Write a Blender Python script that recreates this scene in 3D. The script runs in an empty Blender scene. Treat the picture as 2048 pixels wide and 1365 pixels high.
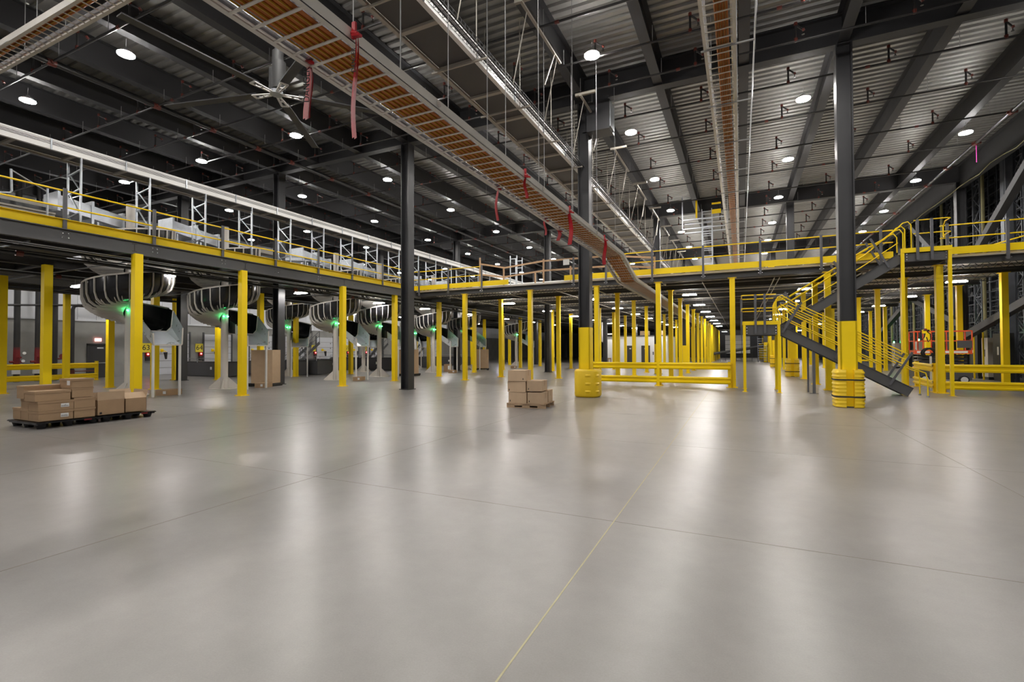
import bpy, math, random
from mathutils import Matrix, Vector
random.seed(7)
PI = math.pi
C = bpy.data.collections.new('warehouse'); bpy.context.scene.collection.children.link(C)

# ------------------------------------------------------------------ camera
F = 965.; CX = 1024.; CY = 682.5; H = 1.75; HZ = 699.7; ROLL = .0038
PIT = math.atan((HZ-CY)/F); YAW = math.atan(457.*math.cos(PIT)/F)
fw = Vector((-math.sin(YAW)*math.cos(PIT), math.cos(YAW)*math.cos(PIT), math.sin(PIT)))
rh = Vector((math.cos(YAW), math.sin(YAW), 0)); uh = rh.cross(fw)
rt = rh*math.cos(ROLL)-uh*math.sin(ROLL); up = uh*math.cos(ROLL)+rh*math.sin(ROLL)
cd = bpy.data.cameras.new('camera'); cam = bpy.data.objects.new('camera', cd); C.objects.link(cam)
cd.sensor_width = 36; cd.lens = F*36/2048; cd.clip_start = .05; cd.clip_end = 400
m4 = Matrix(((rt.x, up.x, -fw.x, 0), (rt.y, up.y, -fw.y, 0), (rt.z, up.z, -fw.z, H), (0, 0, 0, 1)))
cam.matrix_world = m4
bpy.context.scene.camera = cam
def seen(x, y, z, mg=110):
    v = Vector((x, y, z-H)); w = v.dot(fw)
    if w < .5: return False
    px = CX+F*v.dot(rt)/w; py = CY-F*v.dot(up)/w
    return -mg < px < 2048+mg and -mg < py < 1365+mg

# ------------------------------------------------------------------ materials
MT = {}
def mat(name, col, rough=.5, metal=0., var=.12, scale=3., rvar=.08, bump=0., emit=0., ecol=None, spec=.5, alpha=None, coat=0):
    m = bpy.data.materials.new(name); m.use_nodes = True
    nt = m.node_tree; N = nt.nodes; L = nt.links; b = N['Principled BSDF']
    tc = N.new('ShaderNodeTexCoord'); no = N.new('ShaderNodeTexNoise'); no.inputs['Scale'].default_value = scale; no.inputs['Detail'].default_value = 4
    L.new(tc.outputs['Object'], no.inputs['Vector'])
    mx = N.new('ShaderNodeMix'); mx.data_type = 'RGBA'
    mx.inputs[6].default_value = (*[c*(1-var) for c in col], 1); mx.inputs[7].default_value = (*[min(1, c*(1+var)) for c in col], 1)
    L.new(no.outputs['Fac'], mx.inputs[0]); L.new(mx.outputs[2], b.inputs['Base Color'])
    mr = N.new('ShaderNodeMapRange'); mr.inputs[3].default_value = max(.02, rough-rvar); mr.inputs[4].default_value = min(1, rough+rvar)
    L.new(no.outputs['Fac'], mr.inputs[0]); L.new(mr.outputs[0], b.inputs['Roughness'])
    b.inputs['Metallic'].default_value = metal; b.inputs['Specular IOR Level'].default_value = spec
    if coat: b.inputs['Coat Weight'].default_value = coat; b.inputs['Coat Roughness'].default_value = .1
    if bump:
        bp = N.new('ShaderNodeBump'); bp.inputs['Strength'].default_value = bump; bp.inputs['Distance'].default_value = .02
        L.new(no.outputs['Fac'], bp.inputs['Height']); L.new(bp.outputs[0], b.inputs['Normal'])
    if emit:
        b.inputs['Emission Color'].default_value = (*(ecol or col), 1); b.inputs['Emission Strength'].default_value = emit
    if alpha is not None: b.inputs['Alpha'].default_value = alpha
    MT[name] = m; return m
mat('dark_steel', (.032, .032, .035), .42, 0, .25, 2)
mat('roof_steel', (.034, .034, .037), .6, 0, .25, 1.5)
mat('mezz_steel', (.085, .084, .086), .5, 0, .15, 2)
mat('yellow', (.95, .67, .006), .42, 0, .04, 2, .05, spec=.3)
mat('yellow_plastic', (.86, .58, .015), .42, 0, .05, 4, .05)
mat('post_grey', (.10, .10, .11), .45, 0, .15, 3)
mat('galv', (.50, .53, .57), .34, .85, .25, 5, .14)
mat('deck_metal', (.33, .325, .31), .46, .55, .22, 1.3, .1)
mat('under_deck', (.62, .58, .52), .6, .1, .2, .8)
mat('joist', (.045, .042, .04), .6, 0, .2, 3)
mat('cream', (.64, .60, .55), .5, 0, .06, 3)
mat('white_paint', (.78, .77, .75), .45, 0, .05, 3)
mat('black_plastic', (.012, .012, .014), .22, 0, .3, 4, .06)
mat('rubber', (.02, .02, .02), .7, 0, .3, 6)
mat('cardboard', (.40, .265, .155), .85, 0, .12, 5, .05, .15)
mat('cardboard_pale', (.50, .36, .235), .85, 0, .10, 5, .05, .15)
mat('pallet_wood', (.42, .29, .18), .8, 0, .3, 9, .05, .2)
mat('rail_wood', (.52, .34, .20), .75, 0, .25, 8, .05, .1)
mat('paper', (.80, .80, .80), .7, 0, .04, 20)
mat('ink', (.02, .02, .02), .7, 0, .1, 20)
mat('pipe_black', (.020, .019, .019), .4, 0, .3, 5)
mat('red_fitting', (.13, .026, .018), .45, 0, .25, 8)
mat('red_paint', (.16, .010, .012), .45, 0, .2, 6)
mat('lift_red', (.80, .10, .03), .42, 0, .08, 4)
mat('tape_red', (.42, .006, .014), .4, 0, .15, 12)
mat('pink', (.9, .08, .5), .5, 0, .1, 12)
mat('tray_metal', (.60, .57, .52), .42, .25, .12, 4)
mat('tray_flange', (.66, .68, .76), .25, .75, .12, 4)
mat('conduit', (.42, .125, .018), .5, 0, .12, 4)
mat('seam', (.50, .30, .03), .5, 0, .1, 4)
mat('conv_white', (.80, .79, .77), .35, 0, .05, 3)
mat('conv_under', (.075, .07, .066), .6, 0, .15, 3)
mat('beige_rail', (.36, .33, .28), .5, 0, .12, 3)
mat('wire', (.30, .30, .30), .6, 0, .1, 5)
mat('white_panel', (.62, .63, .66), .55, 0, .04, 1)
mat('room_white', (.86, .86, .86), .6, 0, .02, 1)
mat('door_dark', (.035, .035, .037), .5, 0, .1, 3)
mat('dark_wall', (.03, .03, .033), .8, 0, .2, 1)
mat('machine_grey', (.085, .085, .09), .5, 0, .12, 3)
mat('cabinet_beige', (.52, .49, .44), .5, 0, .08, 3)
mat('cabinet_black', (.02, .02, .02), .5, 0, .2, 3)
mat('rack_grey', (.16, .17, .19), .4, .5, .2, 3)
mat('rack_dark', (.035, .037, .042), .5, .3, .3, 2)
mat('chrome', (.8, .8, .8), .2, 1, .05, 5)
mat('lamp_body', (.35, .35, .35), .5, .3, .1, 5)
mat('lamp', (1, 1, 1), .5, emit=150., ecol=(1, .965, .92))
mat('lamp_low', (1, 1, 1), .5, emit=85., ecol=(1, .97, .93))
mat('green_led', (.05, .9, .3), .5, emit=22., ecol=(.05, 1, .25))
mat('red_led', (.9, .05, .05), .5, emit=12., ecol=(1, .04, .04))
mat('exit_glow', (.95, .3, .25), .5, emit=2.2, ecol=(1, .42, .38))
mat('sign_yellow', (.80, .66, .05), .6, 0, .03, 5)
mat('joint_fill', (.42, .37, .22), .6, 0, .2, 14)
mat('joint_faint', (.20, .18, .14), .5, 0, .4, 3)
mat('spout_metal', (.62, .65, .70), .30, .45, .2, 2.5, .12)
mat('cable', (.32, .29, .14), .6, 0, .2, 4)

def floor_mat():
    m = bpy.data.materials.new('polished_concrete'); m.use_nodes = True
    nt = m.node_tree; N = nt.nodes; L = nt.links; b = N['Principled BSDF']
    tc = N.new('ShaderNodeTexCoord')
    def noise(s, d, r=.55, dist=0.):
        n = N.new('ShaderNodeTexNoise'); n.inputs['Scale'].default_value = s; n.inputs['Detail'].default_value = d; n.inputs['Roughness'].default_value = r
        n.inputs['Distortion'].default_value = dist; L.new(tc.outputs['Object'], n.inputs['Vector']); return n.outputs['Fac']
    def ramp(f, c0, c1, p0=.3, p1=.7):
        r = N.new('ShaderNodeValToRGB'); r.color_ramp.elements[0].position = p0; r.color_ramp.elements[1].position = p1
        r.color_ramp.elements[0].color = (*c0, 1); r.color_ramp.elements[1].color = (*c1, 1); L.new(f, r.inputs[0]); return r.outputs[0]
    def mul(a, c):
        x = N.new('ShaderNodeMix'); x.data_type = 'RGBA'; x.blend_type = 'MULTIPLY'; x.inputs[0].default_value = 1; L.new(a, x.inputs[6]); L.new(c, x.inputs[7]); return x.outputs[2]
    base = ramp(noise(.20, 2, .5), (.225, .211, .198), (.262, .249, .236), .2, .8)
    c = mul(base, ramp(noise(.8, 3, .5), (.90, .895, .90), (1.07, 1.07, 1.065), .25, .75))
    c = mul(c, ramp(noise(5, 8, .7), (.90, .90, .90), (1.08, 1.08, 1.08), .2, .8))
    c = mul(c, ramp(noise(90, 3, .6), (.93, .93, .93), (1.05, 1.05, 1.05)))
    L.new(c, b.inputs['Base Color'])
    mr = N.new('ShaderNodeMapRange'); mr.inputs[1].default_value = .25; mr.inputs[2].default_value = .75; mr.inputs[3].default_value = .278; mr.inputs[4].default_value = .33
    L.new(noise(1.3, 9, .72), mr.inputs[0]); L.new(mr.outputs[0], b.inputs['Roughness'])
    b.inputs['Specular IOR Level'].default_value = .55
    MT['floor'] = m
floor_mat()
def concrete_wall_mat():
    m = mat('concrete_wall', (.27, .265, .25), .8, 0, .35, .9, .05, .2)
concrete_wall_mat()

# ------------------------------------------------------------------ mesh builder
class M:
    def __init__(s): s.v = []; s.f = []
    def quad(s, *p):
        i = len(s.v); s.v += [tuple(q) for q in p]; s.f.append(tuple(range(i, i+len(p))))
    def box(s, x0, x1, y0, y1, z0, z1):
        i = len(s.v)
        s.v += [(x, y, z) for x in (x0, x1) for y in (y0, y1) for z in (z0, z1)]
        s.f += [tuple(i+k for k in q) for q in ((0, 1, 3, 2), (4, 6, 7, 5), (0, 4, 5, 1), (2, 3, 7, 6), (0, 2, 6, 4), (1, 5, 7, 3))]
        return s
    def bar(s, p, q, w, h=None, upv=(0, 0, 1)):
        p = Vector(p); q = Vector(q); h = h or w; d = (q-p).normalized(); u = Vector(upv)
        if abs(d.dot(u)) > .98: u = Vector((0, 1, 0))
        a = d.cross(u).normalized(); b = a.cross(d).normalized(); i = len(s.v)
        for P in (p, q):
            for sa, sb in ((-1, -1), (1, -1), (1, 1), (-1, 1)): s.v.append(tuple(P+a*(sa*w/2)+b*(sb*h/2)))
        s.f += [(i, i+1, i+2, i+3), (i+7, i+6, i+5, i+4)]+[(i+k, i+4+k, i+4+(k+1) % 4, i+(k+1) % 4) for k in range(4)]
        return s
    def cyl(s, p, q, r, n=10, r2=None, cap=True):
        p = Vector(p); q = Vector(q); r2 = r if r2 is None else r2; d = (q-p).normalized()
        u = Vector((0, 0, 1)) if abs(d.z) < .9 else Vector((1, 0, 0)); a = d.cross(u).normalized(); b = a.cross(d); i = len(s.v)
        for P, R in ((p, r), (q, r2)):
            for k in range(n):
                t = 2*PI*k/n; s.v.append(tuple(P+a*(R*math.cos(t))+b*(R*math.sin(t))))
        s.f += [(i+k, i+(k+1) % n, i+n+(k+1) % n, i+n+k) for k in range(n)]
        if cap: s.f += [tuple(i+n-1-k for k in range(n)), tuple(i+n+k for k in range(n))]
        return s
    def tube(s, pts, r, n=8):
        pts = [Vector(p) for p in pts]; i = len(s.v); a = None
        for k, P in enumerate(pts):
            d = ((pts[min(k+1, len(pts)-1)]-pts[max(k-1, 0)])).normalized()
            if a is None: a = d.cross(Vector((0, 0, 1)) if abs(d.z) < .9 else Vector((1, 0, 0))).normalized()
            a = (a-d*a.dot(d)).normalized(); b = d.cross(a)
            for j in range(n):
                t = 2*PI*j/n; s.v.append(tuple(P+a*(r*math.cos(t))+b*(r*math.sin(t))))
        for k in range(len(pts)-1):
            for j in range(n): s.f.append((i+k*n+j, i+k*n+(j+1) % n, i+(k+1)*n+(j+1) % n, i+(k+1)*n+j))
        s.f += [tuple(i+n-1-k for k in range(n)), tuple(i+(len(pts)-1)*n+k for k in range(n))]
        return s
    def prism(s, prof, p, q, closed=True):
        """profile points (a,b) swept from p to q; a = horizontal across, b = vertical"""
        p = Vector(p); q = Vector(q); d = (q-p).normalized(); a = d.cross(Vector((0, 0, 1))).normalized(); b = Vector((0, 0, 1)); i = len(s.v); n = len(prof)
        for P in (p, q):
            for x, z in prof: s.v.append(tuple(P+a*x+b*z))
        for k in range(n if closed else n-1): s.f.append((i+k, i+(k+1) % n, i+n+(k+1) % n, i+n+k))
        if closed: s.f += [tuple(i+n-1-k for k in range(n)), tuple(i+n+k for k in range(n))]
        return s
    def hcol(s, x, y, z0, z1, w=.38, d=.36, t=.03):
        """H section column, flanges facing +-X"""
        s.box(x-w/2, x-w/2+t, y-d/2, y+d/2, z0, z1); s.box(x+w/2-t, x+w/2, y-d/2, y+d/2, z0, z1); s.box(x-w/2+t, x+w/2-t, y-t/2, y+t/2, z0, z1); return s
    def hbeam(s, p, q, h, w, t=.025):
        """H beam whose bottom flange underside lies on the line p-q"""
        prof = [(-w/2, 0), (w/2, 0), (w/2, t), (t/2, t), (t/2, h-t), (w/2, h-t), (w/2, h), (-w/2, h), (-w/2, h-t), (-t/2, h-t), (-t/2, t), (-w/2, t)]
        return s.prism(prof, p, q)
    def mesh(s, name, mt, smooth=False):
        me = bpy.data.meshes.new(name); me.from_pydata(s.v, [], s.f); me.materials.append(MT[mt]); me.validate()
        if smooth:
            me.polygons.foreach_set('use_smooth', [True]*len(me.polygons))
            try: me.set_sharp_from_angle(angle=.7)
            except Exception: pass
        return me
def obj(name, bm, mt, parent=None, loc=(0, 0, 0), rz=0, smooth=False):
    me = bm if isinstance(bm, bpy.types.Mesh) else bm.mesh(name, mt, smooth)
    o = bpy.data.objects.new(name, me); C.objects.link(o); o.location = loc; o.rotation_euler = (0, 0, rz)
    if parent: o.parent = parent
    return o
def tag(o, label, cat, group=None, kind=None):
    o['label'] = label; o['category'] = cat
    if group: o['group'] = group
    if kind: o['kind'] = kind
    return o
def thing(name, label, cat, loc=(0, 0, 0), rz=0, group=None):
    o = bpy.data.objects.new(name, None); C.objects.link(o); o.location = loc; o.rotation_euler = (0, 0, rz); o.empty_display_size = .2
    return tag(o, label, cat, group)
def struct(name, bm, mt, label=None, parent=None):
    o = obj(name, bm, mt, parent)
    if parent is None: o['kind'] = 'structure'
    if label: o['label'] = label
    return o
def solo(name, bm, mt, label, cat, loc=(0, 0, 0), rz=0, group=None, smooth=False):
    return tag(obj(name, bm, mt, None, loc, rz, smooth), label, cat, group)
kids = {}
def dup(root, loc, rz, label, group=None):
    def cp(o, par):
        c = o.copy(); C.objects.link(c)
        if par: c.parent = par
        for ch in list(o.children): cp(ch, c)
        return c
    r = cp(root, None); r.location = loc; r.rotation_euler = (0, 0, rz); r['label'] = label
    if group: r['group'] = group
    return r
def text_mesh(body, size, extr=.002):
    cu = bpy.data.curves.new('txt', 'FONT'); cu.body = body; cu.size = size; cu.extrude = extr; cu.align_x = 'CENTER'; cu.align_y = 'CENTER'
    o = bpy.data.objects.new('txt', cu); C.objects.link(o); bpy.context.view_layer.update()
    me = bpy.data.meshes.new_from_object(o.evaluated_get(bpy.context.evaluated_depsgraph_get()))
    bpy.data.objects.remove(o); me.name = 'lettering'; return me
def text(name, body, size, mt, parent, loc, rot):
    me = text_mesh(body, size); me.materials.clear(); me.materials.append(MT[mt])
    o = bpy.data.objects.new(name, me); C.objects.link(o); o.parent = parent; o.location = loc; o.rotation_euler = rot; return o
NTH = ['first', 'second', 'third', 'fourth', 'fifth', 'sixth', 'seventh', 'eighth', 'ninth', 'tenth', 'eleventh', 'twelfth', 'thirteenth', 'fourteenth', 'fifteenth', 'sixteenth', 'seventeenth', 'eighteenth', 'nineteenth', 'twentieth']

XW = -38.4   # left wall plane
# ------------------------------------------------------------------ setting
struct('floor', M().box(XW-.3, 24, -9, 104, -.2, 0), 'floor')
fl = bpy.data.objects['floor']
jt = struct('floor_joint', M().box(-1.188, -1.176, -8, 100, 0, .0012), 'joint_fill', 'narrow tan filled saw cut joint in the concrete', fl)
for k in range(-8, 4):
    if k: struct('floor_joint', M().box(-1.18+4.16*k-.006, -1.18+4.16*k+.006, -8, 100, 0, .001), 'joint_faint', None, fl)
for y in (-3.8, .55, 4.9, 9.2, 13.1, 17.4, 21.7, 26, 30.4, 34.7): struct('floor_joint', M().box(-38, 22, y-.004, y+.004, 0, .001), 'joint_faint', None, fl)

# corrugated roof deck
prof = []; y = -9.; pz = 11.97
c = M(); Y = []
while y < 104:
    Y += [(y, pz), (y+.13, pz), (y+.16, pz-.075), (y+.30, pz-.075)]; y += .33
for x0, x1 in ((XW-.3, 11.35),):
    n = len(Y); i = len(c.v)
    for x in (x0, x1):
        for yy, z in Y: c.v.append((x, yy, z))
    for k in range(n-1): c.f.append((i+k, i+k+1, i+n+k+1, i+n+k))
struct('ceiling', c, 'deck_metal')
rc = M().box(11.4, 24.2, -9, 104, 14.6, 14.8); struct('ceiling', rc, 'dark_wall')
# walls
w = M().box(XW-.3, XW, -9, 104, 0, 3.75); struct('wall_left', w, 'concrete_wall')
w = M(); yy = -9.
while yy < 104:
    w.box(XW-.25, XW+.02, yy+.01, yy+.99, 3.75, 12); yy += 1.0
struct('wall_left', w, 'white_panel')
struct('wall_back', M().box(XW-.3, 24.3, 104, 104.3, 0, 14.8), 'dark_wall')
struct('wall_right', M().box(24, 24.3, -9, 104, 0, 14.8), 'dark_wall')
struct('wall_front', M().box(XW-.3, 24.3, -9.3, -9, 0, 14.8), 'white_panel')
struct('trim_1', M().box(XW-.02, XW+.05, -9, 104, 3.70, 3.80), 'white_panel')

# ------------------------------------------------------------------ roof framing
beamx = [-37.9, -35.2, -32.5, -29.8, -27.1, -24.4, -21.6, -18.85, -16.1, -13.38, -10.65, -7.9, -5.2, -2.5, .2, 2.9, 5.65, 8.38]
for i, x in enumerate(beamx):
    k = len(beamx)-1-i
    b = M().hbeam((0, -8.9, 0), (0, 103.9, 0), .88, .30)
    solo('roof_beam', b, 'roof_steel', 'long dark steel roof beam under the ribbed deck, %s from the right' % NTH[k], 'beam', (x, 0, 11.0))
girdy = [.05, 17.4, 34.75, 52.1, 69.5, 86.8]
for i, y in enumerate(girdy):
    b = M(); b.hbeam((-38.2, 0, 0), (11.25, 0, 0), .93, .34)
    solo('roof_girder', b, 'roof_steel', 'deep dark roof girder crossing the hall, %s from the camera' % NTH[i], 'beam', (0, y, 10.93))
eb = M().hbeam((0, -8.9, 0), (0, 103.9, 0), 1.25, .34)
solo('eave_girder', eb, 'roof_steel', 'deep dark edge girder at the roof line in front of the storage racks', 'beam', (11.1, 0, 10.6))
# stiffener cleats at eave
# loose low-voltage cable drooping along the eave girder
pts = []
for k in range(0, 60):
    yy = 22+k*1.2; pts.append((10.85, yy, 10.62-.14*abs(math.sin(k*.9))-.05*(k % 3)))
solo('drooping_cable', M().tube(pts, .018, 6), 'cable', 'pale yellow cable hanging along the bottom of the eave girder', 'cable', smooth=True)

# ------------------------------------------------------------------ building columns
colm = M().hcol(0, 0, 0, 10.93, .42, .40, .035).mesh('shaft', 'dark_steel')
plate = M().box(-.26, .26, -.26, .26, 0, .03).mesh('base_plate', 'dark_steel')
paint = M().hcol(0, 0, .03, 2.56, .43, .41, .045)
paint.box(-.215, .215, -.205, -.16, .03, 2.56); paint = paint.mesh('painted_foot', 'yellow')
BC = {(2.9, 17.4): 'tall dark column right of centre with a yellow foot and ribbed yellow guard',
      (-5.2, 17.4): 'tall dark column near the centre with a yellow foot and smooth barrel guard',
      (-13.38, 17.4): 'tall plain dark column standing in front of the mezzanine corner',
      (-21.6, 17.4): 'plain dark column passing through the left mezzanine beside the third spiral chute',
      (-29.8, 17.4): 'plain dark column behind the second spiral chute near the door number signs'}
for yi, y in enumerate((17.4, 34.75, 52.1, 69.5, 86.8)):
    for xi, x in enumerate((-29.8, -21.6, -13.38, -5.2, 2.9, 11.1)):
        if not (seen(x, y, 1) or seen(x, y, 7)) and x < 11: continue
        if x == -5.2 and y > 50: pass
        lb = BC.get((x, y), 'dark steel building column, %s column line from the right, %s line back' % (NTH[5-xi], NTH[yi]))
        t = thing('building_column', lb, 'column', (x, y, 0)); obj('shaft', colm, '', t); obj('base_plate', plate, '', t)
        if -6 < x < 5 and not (x == -5.2 and y == 69.5):
            p = obj('painted_foot', paint, '', t); p['label'] = 'yellow painted foot'
            if y > 30: p.scale = (1.01, 1.01, 1.0 if x > 0 else .82)
# diagonal braces on the X=11.1 line
def brace(p, q, lab):
    solo('diagonal_brace', M().bar(p, q, .30, .34), 'roof_steel', lab, 'brace')
brace((11.1, 17.8, 15.0-1.2 if False else 10.6), (11.1, 17.81, 10.6001), 'x') if False else None
brace((11.1, 25.9, 10.55), (11.1, 34.5, 5.75), 'upper diagonal brace rising to the right above the right mezzanine rail')
brace((11.1, 17.7, 6.0), (11.1, 34.5, 2.35), 'lower diagonal brace rising to the right under the right mezzanine deck')
brace((11.1, 35.0, 3.1), (11.1, 43.3, 5.3), 'diagonal brace descending towards the camera beyond the red scissor lift')
brace((11.1, 51.8, 3.1), (11.1, 43.5, 5.3), 'far diagonal brace left of the scissor lift under the deck')
brace((11.1, 43.2, 10.5), (11.1, 35.0, 5.7), 'upper diagonal brace behind the upper stair landing')

# ------------------------------------------------------------------ column guards
def barrel_guard():
    prof = [(.40, 0), (.44, .03), (.46, .08), (.46, .93), (.44, .99), (.40, 1.02)]; n = 40; s = M()
    for r, z in prof:
        for k in range(n):
            a = 2*PI*k/n; c_, s_ = math.cos(a), math.sin(a); q = 1.0/((abs(c_)**3.2+abs(s_)**3.2)**(1/3.2)); s.v.append((r*c_*q, r*s_*q, z))
    for i in range(len(prof)-1):
        for k in range(n): s.f.append((i*n+k, i*n+(k+1) % n, (i+1)*n+(k+1) % n, (i+1)*n+k))
    s.f.append(tuple(range(n-1, -1, -1)))
    # top ring to the column
    i = len(s.v)
    for k in range(n):
        a = 2*PI*k/n; c_, s_ = math.cos(a), math.sin(a); q = 1.0/max(abs(c_), abs(s_)); s.v.append((.235*c_*q, .235*s_*q, 1.02))
    b = (len(prof)-1)*n
    for k in range(n): s.f.append((b+k, b+(k+1) % n, i+(k+1) % n, i+k))
    return s
t = thing('column_guard', 'smooth round yellow plastic guard wrapped around the central dark column', 'column guard', (-5.12, 17.38, 0), 0)
obj('shell', barrel_guard(), 'yellow_plastic', t, smooth=True)
s = M()
for z in (.22, .5, .8):
    for a0, a1 in ((-88, -62), (-44, -16)):
        for k in range(6):
            f0 = k/6; f1 = (k+1)/6
            for f_, o_ in ((f0, 0),): pass
            A = math.radians(a0+(a1-a0)*f0); B = math.radians(a0+(a1-a0)*f1)
            def P(a, e, dz):
                q = 1.0/((abs(math.cos(a))**3.2+abs(math.sin(a))**3.2)**(1/3.2)); r = .462+e; return (r*q*math.cos(a), r*q*math.sin(a), z+dz)
            e0 = .035*math.sin(PI*f0); e1 = .035*math.sin(PI*f1)
            s.quad(P(A, 0, -.07), P(B, 0, -.07), P(B, e1, 0), P(A, e0, 0)); s.quad(P(A, e0, 0), P(B, e1, 0), P(B, 0, .045), P(A, 0, .045))
obj('moulded_fins', s, 'yellow_plastic', t, smooth=True)

def ribbed_half(sx):
    """one moulded half; quarter-square outline with horizontal ribs"""
    s = M(); out = []
    for k in range(13):
        a = -PI/2+PI*k/12
        x = .10+(.27)*max(0, math.cos(a))**.45; yv = .36*math.copysign(abs(math.sin(a))**.45, math.sin(a)); out.append((x, yv))
    zs = []; z = 0.
    N = 44
    for i in range(N+1):
        z = 1.12*i/N; rib = .0
        ph = (z*9.0) % 1.0
        rib = .022*max(0, math.sin(ph*2*PI))
        if z > 1.07: rib -= (z-1.07)*.7
        if z < .04: rib -= (.04-z)*.7
        zs.append((z, rib))
    n = len(out)
    for z, rb in zs:
        for x, yv in out: s.v.append((sx*(x+rb*(1 if x > .2 else .2)), yv*(1+rb*2.0*(1 if x > .2 else .3)), z))
    for i in range(N):
        for k in range(n-1):
            q = (i*n+k, i*n+k+1, (i+1)*n+k+1, (i+1)*n+k); s.f.append(q if sx > 0 else q[::-1])
    s.f.append(tuple(range(N*n, N*n+n))); s.f.append(tuple(range(n-1, -1, -1)))
    for i in range(N):
        s.f.append((i*n, (i+1)*n, (i+1)*n+n-1, i*n+n-1))
    return s
hr = ribbed_half(1).mesh('guard_half', 'yellow_plastic', True); hl = ribbed_half(-1).mesh('guard_half', 'yellow_plastic', True)
def band(z):
    s = M(); n = 48; ring = []
    for k in range(n):
        a = 2*PI*k/n; q = 1.0/((abs(math.cos(a))**5+abs(math.sin(a))**5)**(1/5)); ring.append((.395*q*math.cos(a), .385*q*math.sin(a)))
    for zz in (z, z+.045):
        for x, yv in ring: s.v.append((x, yv, zz))
    for k in range(n): s.f.append((k, (k+1) % n, n+(k+1) % n, n+k))
    return s
bm1 = band(.30).mesh('strap', 'rubber'); bm2 = band(.80).mesh('strap', 'rubber')
for (x, y), lb in (((2.9, 17.4), 'ribbed yellow guard with two black straps around the large right hand column'),
                   ((2.9, 34.75), 'ribbed yellow guard with black straps seen between the lower stair posts'),
                   ((2.9, 52.1), 'small distant ribbed yellow guard with black straps beside the landing leg')):
    t = thing('column_guard', lb, 'column guard', (x, y, 0), 0, 'ribbed column guards')
    obj('guard_half', hr, '', t); obj('guard_half', hl, '', t)
    for b in (bm1, bm2): obj('strap', b, '', t)['label'] = 'black strap'

# ------------------------------------------------------------------ ceiling lights
hous = M().cyl((0, 0, .03), (0, 0, .13), .21, 20, .13); hous.cyl((0, 0, .13), (0, 0, .2), .06, 10); hous.cyl((0, 0, .2), (0, 0, .48), .006, 5); hous = hous.mesh('housing', 'lamp_body')
lens = M().cyl((0, 0, .0), (0, 0, .03), .22, 20).mesh('lens', 'lamp')
LX = [8.44, 2.1, -3.93, -9.97, -16.4, -22.55, -28.95, -35.1]; LY = [-4.2, 1.9, 7.92, 13.97, 19.68, 25.7, 31.95, 38.2, 44.2, 50.2, 56.3, 62.4, 68.5, 74.6, 80.7, 86.8, 93, 99]
for xi, x in enumerate(LX):
    for yi, y in enumerate(LY):
        if y > 70 and xi not in (0, 1, 2): continue
        if y > 57 and x < -17: continue
        t = thing('high_bay_light', 'round white ceiling light, %s row from the right, %s along from the camera' % (NTH[xi], NTH[yi]), 'ceiling light', (x, y, 10.55), 0, 'high bay ceiling lights')
        obj('housing', hous, '', t); obj('lens', lens, '', t)['label'] = 'glowing white lens'
h2 = M().box(-.09, .09, -.34, .34, .03, .10); h2.cyl((0, -.2, .1), (0, -.2, .5), .005, 5); h2.cyl((0, .2, .1), (0, .2, .5), .005, 5); h2 = h2.mesh('housing', 'lamp_body')
l2 = M().box(-.11, .11, -.36, .36, 0, .03).mesh('lens', 'lamp_low')
def lowlight(x, y, lb, rz=0):
    t = thing('under_deck_light', lb, 'ceiling light', (x, y, 4.70), rz, 'lights under the mezzanine'); obj('housing', h2, '', t); obj('lens', l2, '', t)['label'] = 'glowing white lens'
for xi, x in enumerate((8.8, 3.0, -2.5, -8.05, -13.5)):
    for yi, y in enumerate((28.1, 34.95, 41.6, 48.0, 54.9, 61.4, 69, 92)):
        if xi > 2 and yi > 6: continue
        lowlight(x, y, 'oblong white light under the front deck, %s row from the right, %s one back' % (NTH[xi], NTH[yi]), PI/2)
for xi, x in enumerate((-20.6, -27.5)):
    for yi, y in enumerate((5.0, 11.45, 17.9, 23.9, 28.8, 35.1, 42, 48.5, 55)):
        lowlight(x, y, 'oblong white light under the left deck, %s row in, %s along from the camera' % (NTH[xi], NTH[yi]), PI/2)

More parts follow.
